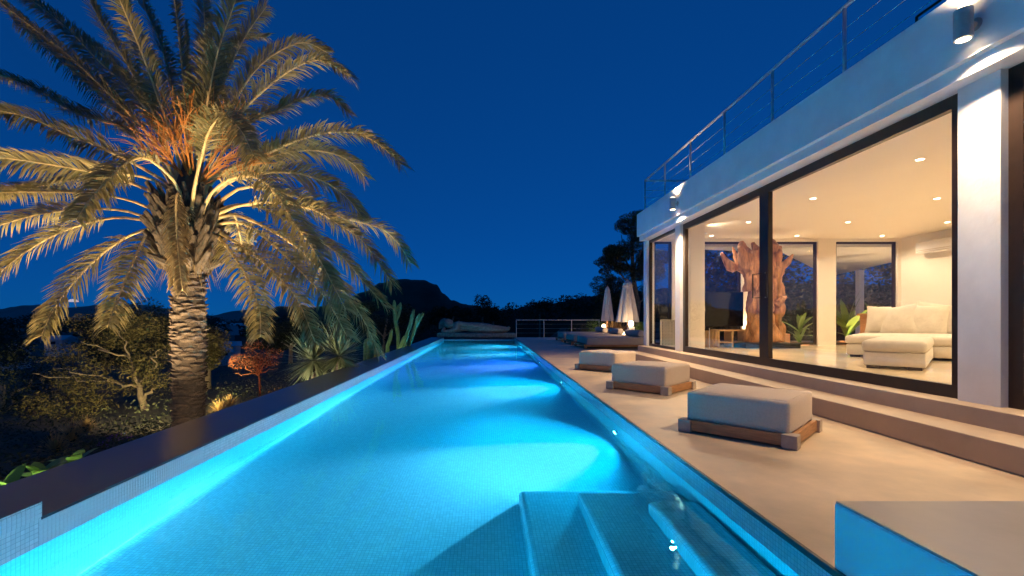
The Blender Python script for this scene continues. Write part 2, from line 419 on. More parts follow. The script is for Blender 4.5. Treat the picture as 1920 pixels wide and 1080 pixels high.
# up-and-down wall lamps
WARM = (1, .71, .43)
def wall_lamp(y, label, pw):
    L = empty('wall_lamp', (3.94, y, 3.53), label=label, cat='wall lamp', group='up and down wall lamps on the fascia')
    MB().lathe([(.050, -.125), (.062, -.120), (.062, .120), (.050, .125)], 24).build('cylinder_body', M['lampgrey'], L, smooth=False)
    MB().tube([(.05, 0, 0), (.105, 0, 0)], .022, 10).build('arm', M['lampgrey'], L)
    MB().lathe([(.05, -.006), (.05, .006)], 16).build('wall_plate', M['lampgrey'], L, (.102, 0, 0), (0, R(90), 0))
    for s in (-1, 1):
        MB().lathe([(.047, -.002), (.047, .002)], 20).build('lens', M['warm_lens'], L, (0, 0, s*.1285))
        spot('lamp_beam', L, (3.94, y, 3.53+s*.14), ((3.50 if s < 0 else 3.96), y-(.1 if s < 0 else 0), 3.53+s*2), pw if s < 0 else 100, WARM, 136, .65, .04)
    return L
wall_lamp(3.93, 'grey cylinder wall lamp on the fascia near the white pier', 430)
wall_lamp(10.1, 'grey cylinder wall lamp at the far end of the fascia', 800)

# ceiling downlights
names = {(5.83, 6.4): 'downlight over the near end of the cream sofa', (8.05, 8.5): 'downlight over the sofa cushions', (5.83, 8.5): 'downlight over the middle of the sliding door',
         (8.05, 10.6): 'downlight in front of the plant-filled opening', (5.83, 10.6): 'downlight in front of the television'}
for ix, x in enumerate((5.83, 8.05, 10.27)):
    for iy, y in enumerate((2.3, 4.35, 6.4, 8.5, 10.6, 12.35)):
        lb = names.get((x, y)) or 'recessed ceiling downlight, %s from the back wall in the %s row from the glass' % (('sixth', 'fifth', 'fourth', 'third', 'second', 'first')[iy], ('first', 'second', 'third')[ix])
        d = empty('ceiling_downlight', (x, y, CZ), label=lb, cat='downlight', group='recessed living room downlights')
        MB().lathe([(.058, -.006), (.058, 0), (.04, 0), (.04, -.006)], 16).build('trim_ring', M['white2'], d)
        MB().lathe([(.045, -.008), (.045, -.0065)], 14).build('lens', M['down_lens'], d)
        spot('downlight_beam', d, (x, y, CZ-.03), (x, y, 0), 125, (1, .80, .52), 150, .7, .05)

# ================================================================== DECK FURNITURE
def ottoman(x, y, label, seed):
    o = empty('ottoman', (x, y, 0), R(45), label=label, cat='ottoman', group='linen ottomans along the pool')
    s = 1.0
    for k in range(4):
        a = k*math.pi/2
        c, sn = math.cos(a), math.sin(a)
        rbox('base_board', (s-.22, .035, .10), .004, M['teak_x'], o, (c*0-sn*(s/2-.045), sn*0+c*(s/2-.045), .018), (0, 0, a), seg=2, smooth=False)
        px, py = (s/2-.062), (s/2-.062)
        rbox('corner_block', (.12, .12, .118), .006, M['pad'], o, (px*c-py*sn, px*sn+py*c, .001), (0, 0, a), seg=2, smooth=False)
    MB().box((-.42, -.42, .05), (.42, .42, .10)).build('base_panel', M['teak_x'], o)
    rbox('cushion', (.87, .87, .285), .03, M['fabric'], o, (0, 0, .101), seg=3, puff=.012, wob=.007, seed=seed, cuts=5)
    h_ = .42; mb = MB(); mb.tube([(h_-.02, -h_+.02, 0), (h_-.02, h_-.02, 0), (-h_+.02, h_-.02, 0), (-h_+.02, -h_+.02, 0), (h_-.02, -h_+.02, 0)], .005, 6)
    mb.build('piping', M['fabric'], o.children[-1], (0, 0, .285))
    return o
for i, (F, lb) in enumerate((((2.557, 3.92), 'square linen ottoman on teak base nearest the white low wall'),
                             ((2.545, 6.68), 'square linen ottoman on teak base, middle one of three'),
                             ((2.565, 9.46), 'square linen ottoman on teak base nearest the daybeds'))):
    ottoman(F[0], F[1]+.70, lb, i)
def daybed(y0, label, seed):
    o = empty('daybed', (3.50, y0, 0), label=label, cat='daybed', group='daybeds on the far deck')
    Lx, Ly = 2.15, 1.95
    for y in (.04, Ly-.10): rbox('base_rail', (Lx+.16, .06, .06), .004, M['teak_x'], o, (Lx/2-.02, y+.03, .085), seg=1, smooth=False)
    for x in (-.07, Lx+.0): rbox('base_rail', (.06, Ly-.2, .06), .004, M['teak'], o, (x, Ly/2, .085), seg=1, smooth=False)
    for x in (-.05, Lx-.02):
        for y in (.07, Ly-.07): rbox('foot', (.09, .09, .085), .004, M['teak'], o, (x, y, .001), seg=1, smooth=False)
    rbox('mattress', (Lx, Ly-.04, .265), .04, M['fabric_grey'], o, (Lx/2, Ly/2, .146), seg=3, wob=.004, seed=seed, cuts=2)
    b = MB().lathe([(.08, 0), (.115, .012), (.13, .05), (.13, Ly-.35), (.115, Ly-.31), (.08, Ly-.30)], 20).build('bolster', M['fabric_grey'], o, (Lx-.2, .14, .535), (R(-90), 0, 0), smooth=True)
    return o
daybed(16.7, 'low grey daybed with bolster nearest the villa corner', 1)
daybed(19.25, 'middle one of three low grey daybeds with bolsters', 2)
daybed(21.8, 'low grey daybed with bolster nearest the far railing', 3)
def parasol(px, py_top, py_bot, Y, wpx, label, seed):
    top = at(px, py_top, Y); zb = at(px, py_bot, Y).z; r = wpx/2*Y/FPX
    o = empty('parasol', (top.x, Y, 0), label=label, cat='parasol', group='closed parasols behind the daybeds')
    MB().tube([(0, 0, 0), (0, 0, top.z-.05)], .025, 10).build('pole', M['teak'], o)
    rbox('base_plate', (.5, .5, .07), .01, M['dark_edge'], o, (0, 0, .001))
    rnd = random.Random(seed); ph = rnd.uniform(0, 6)
    H = top.z-zb
    prof = [(r*.98, 0), (r*1.0, .03), (r*.86, H*.2), (r*.66, H*.5), (r*.46, H*.78), (r*.40, H*.835), (r*.43, H*.84), (r*.33, H*.92), (r*.12, H*.985), (.02, H)]
    MB().lathe(prof, 64, (0, 0, zb), lambda a, z: 1+.10*math.sin(8*a+ph)+.05*math.sin(13*a+1+ph+.8*z)).build('canopy', M['canvas'], o, smooth=True)
    MB().lathe([(.02, 0), (.03, .03), (.01, .07)], 10, (0, 0, top.z-.02)).build('finial', M['teak'], o)
    return o
parasol(1139, 537, 602, 24.6, 23, 'closed beige parasol, the slimmer one nearer the railing', 1)
parasol(1176, 525, 604, 19.9, 40, 'closed beige parasol, the wider one nearer the villa', 2)
# far railing
fr = empty('terrace_railing', (1.62, PY1+.05, 0), label='low steel railing with wires at the far end of the deck', cat='railing')
for k in range(4): MB().tube([(1.55*k, 0, 0), (1.55*k, 0, .98)], .025, 6).build('post', M['steel'], fr)
MB().tube([(-.02, 0, .98), (4.68, 0, .98)], .028, 6).build('top_rail', M['steel'], fr)
for z in (.25, .5, .75): MB().tube([(0, 0, z), (4.65, 0, z)], .004, 4).build('wire', M['steel'], fr)

# ================================================================== POOL LAMPS
def pool_lamp(y, col, label, power=1050, end=False):
    x = PX1-.012; z = WZ-.40; rz = 0
    if end: x, y, rz = y, PY0, R(-90)
    o = empty('pool_lamp', (x, y, z), rz, label=label, cat='pool light', group='underwater lamps in the pool wall')
    MB().lathe([(.09, 0), (.09, .012), (.07, .02), (.07, 0)], 20).build('bezel', M['steel'], o, rot=(0, R(-90), 0))
    MB().lathe([(.068, .004), (.05, .022), (.01, .026)], 20).build('lens', emit('pool_lens', (.55, .9, 1), 9), o, rot=(0, R(-90), 0))
    if end: spot('pool_beam', o, (x, y+.05, z), (x, y+2.4, z-.35), power, col, 150, .35, .04)
    else: spot('pool_beam', o, (x-.05, y, z), (x-2.0, y-.30, z-.25), power, col, 150, .6, .04); spot('pool_core', o, (x-.06, y, z), (x-.84, y-.5, z-.34), power*1.3, (col[0]*.8+.30, col[1]*.8+.22, 1), 60, .8, .03)
CYAN = (.0, .51, 1.0)
pool_lamp(-1.2, CYAN, 'underwater pool lamp in the near end wall', 1050, True)
pool_lamp(5.6, CYAN, 'underwater pool lamp just beyond the pool stairs')
pool_lamp(9.65, CYAN, 'underwater pool lamp beside the middle ottoman')
pool_lamp(13.7, (.04, .16, 1.0), 'underwater pool lamp glowing violet blue')
pool_lamp(17.75, CYAN, 'underwater pool lamp beside the near daybed', 1200)
pool_lamp(21.8, CYAN, 'underwater pool lamp closest to the far end', 1500)

# ================================================================== LIVING ROOM
YS = 12.25
sofa = empty('sofa', (6.12, 6.62, FZ), R(45), label='cream L-shaped sofa with low backrest in the lit living room', cat='sofa')
rbox('base', (2.3, .70, .20), .02, M['sofa'], sofa, (1.15, .35, .045), seg=2)
rbox('seat_cushion', (2.33, .73, .17), .06, M['sofa'], sofa, (1.15, .35, .245), seg=4, puff=.02, wob=.006, cuts=3)
rbox('base', (2.5, 2.7, .20), .02, M['sofa'], sofa, (3.62, -.12, .045), seg=2)
rbox('seat_cushion', (2.53, 2.74, .17), .06, M['sofa'], sofa, (3.62, -.12, .245), seg=4, puff=.02, wob=.006, seed=3, cuts=3)
rbox('backrest', (.26, 2.6, .62), .06, M['sofa'], sofa, (4.80, -.12, .15), seg=4, wob=.004)
for x, y in ((.08, .12), (.08, .58), (2.2, .12), (2.5, 1.1), (2.5, -1.3), (4.7, 1.1), (4.7, -1.3)): rbox('foot', (.12, .16, .044), .004, M['frame'], sofa, (x, y, .001), seg=1, smooth=False)
def pillow(px, py, Y, s, rot, label, seed):
    rnd = random.Random(seed); N = 12; mb = MB()
    for side in (1, -1):
        base = len(mb.v)
        for j in range(N+1):
            for i in range(N+1):
                u, v = i/N*2-1, j/N*2-1
                t = (max(0, (1-u**2))*max(0, (1-v**2)))**.42
                k = 1-.07*(abs(u*v))**0+.07*abs(u*v)**2
                mb.v.append((u*s/2*k, side*.12*t*(1+.12*math.sin(5*u+seed)*math.sin(4*v)), v*s/2*k))
        for j in range(N):
            for i in range(N):
                q = (base+j*(N+1)+i, base+j*(N+1)+i+1, base+(j+1)*(N+1)+i+1, base+(j+1)*(N+1)+i)
                mb.f.append(q if side < 0 else q[::-1])
    p = at(px, py, Y); o = mb.build('pillow', M['sofa'], None, p, rot, smooth=True)
    return tag(o, label, 'pillow', 'cream pillows on the sofa')
pillow(1657, 600, 10.42, .62, (R(-16), R(4), R(-40)), 'cream pillow at the far left of the sofa back, half covered', 1)
pillow(1683, 601, 10.18, .68, (R(-20), R(-9), R(-62)), 'cream pillow leaning on another in the middle of the sofa', 2)
pillow(1734, 602, 9.85, .72, (R(-20), R(3), R(-48)), 'wide cream pillow beside the door stile', 3)
pillow(1757, 598, 9.85, .68, (R(-14), R(10), R(-30)), 'cream pillow behind the wide pillow', 4)
con = empty('console_table', (9.75, 11.05, FZ), label='wooden console behind the sofa backrest', cat='table')
rbox('top', (2.3, .4, .05), .006, M['teak_x'], con, (.15, .0, .80), seg=1, smooth=False)
for x in (-.9, 1.2): rbox('leg', (.08, .36, .80), .004, M['teak'], con, (x, 0, .001), seg=1, smooth=False)
p = at(1707, 578, 11.0)
tag(MB().lathe([(.10, 0), (.19, .03), (.21, .09), (.17, .15), (.06, .17)], 20).build('wicker_bowl', M['wicker'], None, (p.x, 11.05, FZ+.852), smooth=True), 'round brown wicker bowl on the console behind the sofa', 'bowl')
p = at(1662, 578, 11.0)
tag(MB().lathe([(.09, 0), (.13, .06), (.12, .15), (.105, .15), (.10, .02)], 20).build('white_pot', M['white2'], None, (p.x, 11.05, FZ+.852), smooth=True), 'small white pot on the console behind the sofa', 'pot')
# air conditioner on the side wall
ac = empty('air_conditioner', (11.16, 11.62, 2.72), label='white wall air conditioner high on the side wall', cat='air conditioner')
rbox('casing', (.22, 1.05, .30), .03, M['white2'], ac, (-.11, 0, 0), seg=3)
for z in (.03, .07): MB().box((-.224, -.48, z), (-.215, .48, z+.012)).build('louvre', M['fabric_grey'], ac)
# television and bench
tv = empty('television', (6.2, YS, FZ+.50), label='large black television on the wooden bench', cat='television')
a, b = at(1314, 547, YS-.05), at(1395, 612, YS-.05)
rbox('casing', (b.x-a.x, .05, a.z-b.z), .006, M['black'], tv, ((a.x+b.x)/2-6.2, 0, b.z-FZ-.50), seg=1, smooth=False)
MB().box((a.x+.012-6.2, -.029, b.z+.02-FZ-.50), (b.x-.012-6.2, -.0262, a.z-.012-FZ-.50)).build('screen', M['screen'], tv)
rbox('stand', (.5, .22, .02), .004, M['black'], tv, (.05, 0, -.055), seg=1, smooth=False)
rbox('neck', (.10, .03, .06), .004, M['black'], tv, (.05, .02, -.04), seg=1, smooth=False)
be = empty('tv_bench', (6.1, YS, FZ), label='low open wooden bench with a shelf under the television', cat='bench')
M['oak'] = mat('light_oak', (.52, .33, .15), .5, .2, 6, .1, 50, stretch=(2, 12, 12))
x0, x1 = at(1339, 640, YS).x-6.1, at(1394, 640, YS).x-6.1
rbox('top', (x1-x0, .42, .04), .004, M['oak'], be, ((x0+x1)/2, 0, .41), seg=1, smooth=False)
rbox('shelf', (x1-x0-.1, .40, .03), .004, M['oak'], be, ((x0+x1)/2, 0, .11), seg=1, smooth=False)
for x in (x0+.025, (x0+x1)/2, x1-.025): rbox('leg', (.05, .40, .409), .004, M['oak'], be, (x, 0, .001), seg=1, smooth=False)
wb = empty('woven_basket', (at(1331, 640, YS).x, YS-.05, FZ), label='tall slatted wood basket beside the television bench', cat='basket')
for k in range(11): MB().tube([(.16*math.cos(k*.571), .16*math.sin(k*.571), 0), (.17*math.cos(k*.571), .17*math.sin(k*.571), .42)], .022, 6).build('slat', M['oak'], wb)
st = empty('glass_side_table', (at(1318, 640, 11.7).x, 11.7, FZ), label='slim glass side table with a white stem lamp by the inner pier', cat='table')
MB().lathe([(.22, 0), (.22, .012)], 24, (0, 0, .50)).build('top', M['pglass'], st)
for k in range(3): MB().tube([(.16*math.cos(k*2.1), .16*math.sin(k*2.1), 0), (.16*math.cos(k*2.1), .16*math.sin(k*2.1), .5)], .009, 6).build('leg', M['steel'], st)
tl = empty('table_lamp', (at(1314, 640, 11.7).x, 11.7, FZ+.513), label='white stem table lamp on the glass side table', cat='lamp')
MB().tube([(0, 0, 0), (0, 0, .42)], .012, 8).build('stem', M['white2'], tl)
MB().lathe([(.07, 0), (.07, .015)], 16).build('foot', M['white2'], tl)
MB().lathe([(.10, 0), (.085, .16)], 20, (0, 0, .40)).build('lamp_shade', emit('lamp_shade', (1, .78, .5), 1.2), tl)
# teak root sculpture
rt = empty('root_sculpture', (at(1432, 640, 12.0).x, 12.0, FZ), label='tall gnarled teak root sculpture with antler-like branches', cat='sculpture')
rnd = random.Random(5)
def lump(pts, rads, name, n=14, amp=.22, seed=0):
    mb = MB(); r2 = random.Random(seed); P = []; Q = []
    for i in range(len(pts)-1):
        for k in range(10):
            t = k/10; P.append(Vector(pts[i]).lerp(Vector(pts[i+1]), t)); Q.append(rads[i]*(1-t)+rads[i+1]*t)
    P.append(Vector(pts[-1])); Q.append(rads[-1])
    mb.tube(P, Q, n)
    from mathutils import noise
    for i, v in enumerate(mb.v):
        v = Vector(v); c = P[min(i//n, len(P)-1)]; d = v-c
        k = 1+amp*2.2*noise.noise(Vector((v.x*5, v.y*5, v.z*2.2))+Vector((seed*3.1, 0, 0)))+amp*1.3*noise.noise(Vector((v.x*16, v.y*16, v.z*5)))
        mb.v[i] = tuple(c+d*k)
    return mb.build(name, M['root'], rt, smooth=True)
def rp(px, py, dy=0):
    p = at(px, py, 12.0+dy); return p-Vector(rt.location)
q = random.Random(8)
for k, (bx, mx2, tx, ty, dd) in enumerate(((1412, 1410, 1402, 500, -.1), (1420, 1418, 1414, 470, -.2), (1430, 1428, 1426, 480, .05), (1438, 1440, 1440, 462, -.2), (1448, 1447, 1446, 470, -.05), (1456, 1455, 1452, 500, -.12), (1434, 1432, 1434, 500, -.3), (1424, 1436, 1430, 540, -.34), (1446, 1430, 1420, 540, -.34))):
    lump([rp(bx, 640, dd), rp(bx+q.uniform(-4, 4), 612, dd), rp(mx2, 580, dd-.05), rp(mx2+q.uniform(-3, 3), 545, dd), rp((mx2+tx)/2, (545+ty)/2, dd), rp(tx, ty, dd)], [.17, .14, .15, .14, .12, .09], 'trunk_strand', 20, .34, 30+k)
lump([rp(1410, 545, -.1), rp(1404, 510, -.1), rp(1398, 485, -.15), rp(1387, 462, -.2)], [.17, .18, .15, .05], 'branch', 12, .3, 2)
lump([rp(1414, 520), rp(1404, 480, -.1), rp(1392, 462), rp(1390, 452)], [.2, .15, .10, .03], 'branch', 12, .3, 3)
lump([rp(1436, 510, -.1), rp(1440, 475), rp(1452, 460), rp(1446, 448)], [.18, .16, .12, .03], 'branch', 12, .3, 4)
lump([rp(1450, 530, -.1), rp(1462, 505, -.15), rp(1474, 492, -.2), rp(1487, 477, -.25)], [.18, .13, .08, .02], 'branch', 12, .3, 5)
lump([rp(1425, 500, .1), rp(1418, 475, .1), rp(1412, 455, .2)], [.16, .13, .04], 'branch', 12, .3, 6)
lump([rp(1455, 575, -.3), rp(1468, 560, -.3), rp(1475, 556, -.3)], [.12, .07, .02], 'branch', 10, .3, 7)
lump([rp(1412, 510, .1), rp(1388, 503, .2), rp(1368, 500, .2), rp(1352, 474, .2)], [.13, .11, .10, .03], 'branch', 12, .3, 8)
lump([rp(1388, 503, .2), rp(1380, 482, .2), rp(1374, 463, .2)], [.09, .07, .02], 'branch', 10, .3, 9)
lump([rp(1458, 510, -.1), rp(1458, 480, -.1), rp(1464, 462, 0)], [.12, .09, .03], 'branch', 10, .3, 10)
rbox('plinth', (1.35, .8, .12), .01, M['black'], rt, (0, 0, .001), seg=1, smooth=False)
up = empty('floor_uplight', (at(1404, 640, 12.62).x, 12.62, FZ), label='small floor uplight shining up the wall behind the root sculpture', cat='lamp')
MB().lathe([(.06, 0), (.06, .12), (.05, .12), (.05, .10)], 16).build('housing', M['black'], up)
MB().lathe([(.048, .10), (.048, .104)], 16).build('lens', M['warm_lens'], up)
spot('uplight_beam', up, (up.location.x, 12.62, FZ+.2), (up.location.x, 12.7, 3.2), 120, (1, .72, .42), 70, .6, .04)
ws = empty('ceiling_washer', (4.96, 10.92, 3.0), label='slim wall washer lighting the ceiling beside the inner pier', cat='lamp')
rbox('housing', (.06, .25, .05), .006, M['white2'], ws, (0, 0, 0), seg=1, smooth=False)
spot('washer_beam', ws, (5.0, 10.92, 3.08), (6.2, 10.92, 3.32), 22, (1, .8, .55), 120, .8, .03)
# carved lattice screen in the small end window
ls = empty('lattice_lantern', (at(1254, 640, 12.45).x, 12.45, FZ), label='carved white lattice lantern standing in the small end window', cat='lantern')
M['ivory'] = mat('ivory_carving', (.75, .68, .55), .7, .05, 20)
ring = MB()
for k in range(12):
    a0, a1 = k*math.pi/6, (k+1)*math.pi/6
    for (r, z) in (): pass
pr = []
NR = 12
for k in range(NR):
    a = 2*math.pi*k/NR
    for r, dz in ((.030, -.008), (.041, -.008), (.041, .008), (.030, .008)): ring.v.append((r*math.cos(a), dz, r*math.sin(a)))
for k in range(NR):
    k2 = (k+1) % NR
    for q in range(4): ring.f.append((k*4+q, k*4+(q+1) % 4, k2*4+(q+1) % 4, k2*4+q))
rm = ring.mesh('ring', M['ivory'])
for j in range(8):
    for i in range(5): link('lattice_ring', rm, ls, (-.16+.08*i, 0, .06+.08*j))
for x in (-.21, .21): MB().box((x-.012, -.015, .0), (x+.012, .015, .70)).build('lattice_frame', M['ivory'], ls)
for z in (0, .68): MB().box((-.197, -.015, z), (.197, .015, z+.02)).build('lattice_frame', M['ivory'], ls)
MB().box((-.2, .10, .02), (.2, .11, .68)).build('back_panel', M['black'], ls)
# candle lanterns and pots by the middle window
for px, py, lb in ((1455, 592, 'glowing candle lantern beside the root sculpture'),):
    p = at(px, 640, 12.3); cl = empty('candle_lantern', (p.x, 12.3, FZ), label=lb, cat='lantern')
    rbox('stand', (.35, .3, .34), .01, M['pot'], cl, (.1, 0, .001), seg=1, smooth=False)
    MB().lathe([(.03, 0), (.045, .05), (.02, .10)], 12, (0, 0, .36)).build('flame_glass', emit('flame', (1, .72, .35), 18), cl)
    point('candle_glow', cl, (p.x, 12.2, FZ+.48), 14, (1, .6, .28))
# porch behind the villa
porch = empty('rear_porch', (10, 13.4, 0), label='covered rear porch with white post seen through the back openings', cat='porch')
mb = MB(); poly = [(6, 13.08), (13.2, 13.08), (14.1, 16.4), (16, 22), (12.4, 18.2), (8.9, 14.3), (6, 13.5)]
poly = [(x-10, y-13.4) for x, y in poly]; n_ = len(poly)
mb.v = [(x, y, 3.05) for x, y in poly]+[(x, y, 3.25) for x, y in poly]
mb.f = [tuple(range(n_-1, -1, -1)), tuple(range(n_, 2*n_))]+[(i, (i+1) % n_, n_+(i+1) % n_, n_+i) for i in range(n_)]
mb.build('soffit', M['white2'], porch)
p = at(1612, 590, 19.5); MB().box((p.x-10-.1, 6.0, 0), (p.x-10+.1, 6.2, 3.049)).build('post', M['white2'], porch)
MB().box((-4.5, -.38, -.9), (8, 9.5, 0)).build('paving', M['deck'], porch)
pl = empty('porch_lantern', (11.9, 14.6, 0.002), label='warm floor lantern lighting the banana plant on the rear porch', cat='lantern')
rbox('housing', (.16, .16, .2), .01, M['black'], pl, (0, 0, 0), seg=1, smooth=False)
MB().lathe([(.05, .2), (.05, .23)], 12).build('lens', M['warm_lens'], pl)
point('lantern_glow', pl, (11.9, 14.5, .45), 190, (1, .68, .35), .08)

# ================================================================== PLANTS
def leaf_blade(mb, base, d, L, w, bend=.3, n=4, up=Vector((0, 0, 1)), fold=0.0):
    """long leaf: strip that bends down along its length"""
    d = d.normalized(); s = d.cross(up)
    s = s.normalized() if s.length > 1e-4 else Vector((1, 0, 0))
    k0 = len(mb.v); p = Vector(base); dd = d.copy()
    for i in range(n+1):
        t = i/n; ww = w*(math.sin(math.pi*(.12+.88*t))**.7 if t < 1 else .02)*.5
        nn = s.cross(dd).normalized()
        mb.v += [tuple(p-s*ww+nn*ww*fold), tuple(p+s*ww+nn*ww*fold)]
        dd = (dd-Vector((0, 0, bend/n))).normalized(); p = p+dd*(L/n)
    for i in range(n): mb.f.append((k0+2*i, k0+2*i+1, k0+2*i+3, k0+2*i+2))
def rosette(name, c, count, L, w, m, parent, seed, elmin=-35, elmax=80, bend=.15, azr=(0, 360), jit=.15, n=3):
    r = random.Random(seed); mb = MB()
    for k in range(count):
        az = R(r.uniform(*azr)); el = R(r.uniform(elmin, elmax))
        d = Vector((math.cos(az)*math.cos(el), math.sin(az)*math.cos(el), math.sin(el)))
        leaf_blade(mb, Vector(c)+d*.04, d, L*r.uniform(1-jit*2, 1+jit), w*r.uniform(.7, 1.1), bend, n)
    return mb.build(name, m, parent)
def foliage(blobs, count, size, seed, flat=.55, shell=.45):
    """leaf-sized quads spread through ellipsoid clumps (cx,cy,cz,rx,ry,rz)"""
    r = random.Random(seed); mb = MB(); vols = [b[3]*b[4]*b[5] for b in blobs]; tot = sum(v**.8 for v in vols)
    for b, vol in zip(blobs, vols):
        for k in range(max(6, int(count*vol**.8/tot))):
            while True:
                x, y, z = r.uniform(-1, 1), r.uniform(-1, 1), r.uniform(-1, 1); q = x*x+y*y+z*z
                if q <= 1 and (q > shell*shell or r.random() < .25): break
            p = Vector((b[0]+x*b[3], b[1]+y*b[4], b[2]+z*b[5]))
            a = Vector((r.gauss(0, 1), r.gauss(0, 1), r.gauss(0, 1)*flat)).normalized()
            c = a.cross(Vector((r.gauss(0, 1), r.gauss(0, 1), r.gauss(0, 1)))).normalized()
            s = size*r.uniform(.55, 1.25); e = s*.42
            k0 = len(mb.v)
            mb.v += [tuple(p-a*s*.5), tuple(p+c*e*.5), tuple(p+a*s*.5), tuple(p-c*e*.5)]; mb.f.append((k0, k0+1, k0+2, k0+3))
    return mb
def limbs(base, tips, r0, seed, wig=.12):
    r = random.Random(seed); mb = MB()
    for (fork, tip, ra) in tips:
        P = []; N = 7; a, b = Vector(fork), Vector(tip); L = (b-a).length
        for i in range(N+1):
            t = i/N; P.append(a.lerp(b, t)+Vector((r.uniform(-1, 1), r.uniform(-1, 1), r.uniform(-.5, .5)))*wig*L*math.sin(math.pi*t)*.5)
        mb.tube(P, [ra*(1-.75*i/N) for i in range(N+1)], 7)
    return mb
# ------------------------------------------------------------------ date palm
PY = 7.5
pc = at(354, 596, PY); PX_ = pc.x
palm = empty('date_palm', (PX_, PY, -1.45), label='large date palm lit from below beside the dark pool coping', cat='palm tree')
PO = Vector(palm.location)
def rtr(z):  # trunk radius at world height
    return .218+.010*math.sin(2*z)+(.05 if z < -1 else 0)
prof = [(rtr(z/10), z/10-PO.z) for z in range(-14, 23)]
tr = MB().lathe(prof, 28).build('trunk', M['bark'], palm, smooth=True)
# leaf-scar scales: one shared wedge, curved to the trunk
sc = MB(); NW = 7
for j, (zz, rr) in enumerate(((-.050, -.012), (-.020, .012), (.012, .034), (.034, .046), (.040, .030), (.030, -.01))):
    for i in range(NW):
        u = i/(NW-1)*2-1; a = u*.46; edge = (1-abs(u)**2.2)
        rad = .218+rr*.8*edge-(.01 if abs(u) > .9 else 0)
        sc.v.append((rad*math.sin(a), -rad*math.cos(a)+.218, zz*(.5+.5*edge)-.018*u*u))
for j in range(5):
    for i in range(NW-1): sc.f.append((j*NW+i, j*NW+i+1, (j+1)*NW+i+1, (j+1)*NW+i))
scm = [None]*3
for q in range(3):
    r = random.Random(q); s2 = MB(); s2.f = list(sc.f)
    s2.v = [(x*(1+r.uniform(-.03, .03)), y+r.uniform(-.006, .006), z+r.uniform(-.007, .007)) for x, y, z in sc.v]
    scm[q] = s2.mesh('leaf_scale', M['scale'], True)
rnd = random.Random(3); cnt = 0
for row in range(42):
    z = -.66+row*.062
    for k in range(7):
        a = 2*math.pi*(k+.5*(row % 2)+.21*(row % 5))/7+rnd.uniform(-.13, .13)
        s = rnd.uniform(.85, 1.15)
        o = link('leaf_scale', scm[(k+row) % 3], tr, ((rtr(z)+.0)*math.sin(a)*1.0, -(rtr(z)+.0)*math.cos(a), z-PO.z+rnd.uniform(-.045, .045)), (rnd.uniform(-.2, .15), rnd.uniform(-.2, .2), a))
        o.scale = (s*rnd.uniform(.9, 1.35), rnd.uniform(.7, 1.9), rnd.uniform(.35, 1.0)); cnt += 1
# bulb of cut leaf bases under the crown
bulb = MB().lathe([(.21, 1.75), (.26, 1.95), (.34, 2.2), (.36, 2.5), (.30, 2.8), (.20, 3.1), (.12, 3.4), (.04, 3.7)], 24, (0, 0, -PO.z)).build('crown_bulb', M['bark'], palm, smooth=True)
st_ = MB().tube([(0, .05, -.14), (0, -.01, -.04), (0, -.06, .08), (0, -.10, .20), (0, -.12, .24)], [.05, .062, .05, .036, .03], 6)
st_.v = [(x*1.15, y*.9, z*1.15) for x, y, z in st_.v]; stm = st_.mesh('leaf_stub', M['stub'], False)
for row in range(12):
    z = 1.92+row*.085; rr = .27+.10*math.sin(min(1, (z-1.85)/.7)*1.57)-(.18*max(0, z-2.55))
    for k in range(14):
        a = 2*math.pi*(k+.5*(row % 2))/14+rnd.uniform(-.2, .2)
        o = link('leaf_stub', stm, bulb, (rr*math.sin(a), -rr*math.cos(a), z-PO.z+rnd.uniform(-.04, .04)), (rnd.uniform(-.1, .55)+(.6 if row < 1 else 0), rnd.uniform(-.3, .3), a))
        o.scale = (rnd.uniform(.6, 1.2), rnd.uniform(.8, 1.3), rnd.uniform(.7, 1.35))
fb = MB()
for k in range(420):
    a = rnd.uniform(0, 6.283); z = rnd.uniform(1.75, 2.9); rr = .30+rnd.uniform(0, .12)
    p = Vector((rr*math.sin(a), -rr*math.cos(a), z-PO.z)); e = p+Vector((math.sin(a)*rnd.uniform(.02, .12), -math.cos(a)*rnd.uniform(.02, .12), -rnd.uniform(.12, .36)))
    w_ = Vector((math.cos(a), math.sin(a), 0))*.007
    k0 = len(fb.v); fb.v += [tuple(p-w_), tuple(p+w_), tuple(e)]; fb.f.append((k0, k0+1, k0+2))
fb.build('fibre', M['leaf_dry'], bulb)['kind'] = 'stuff'
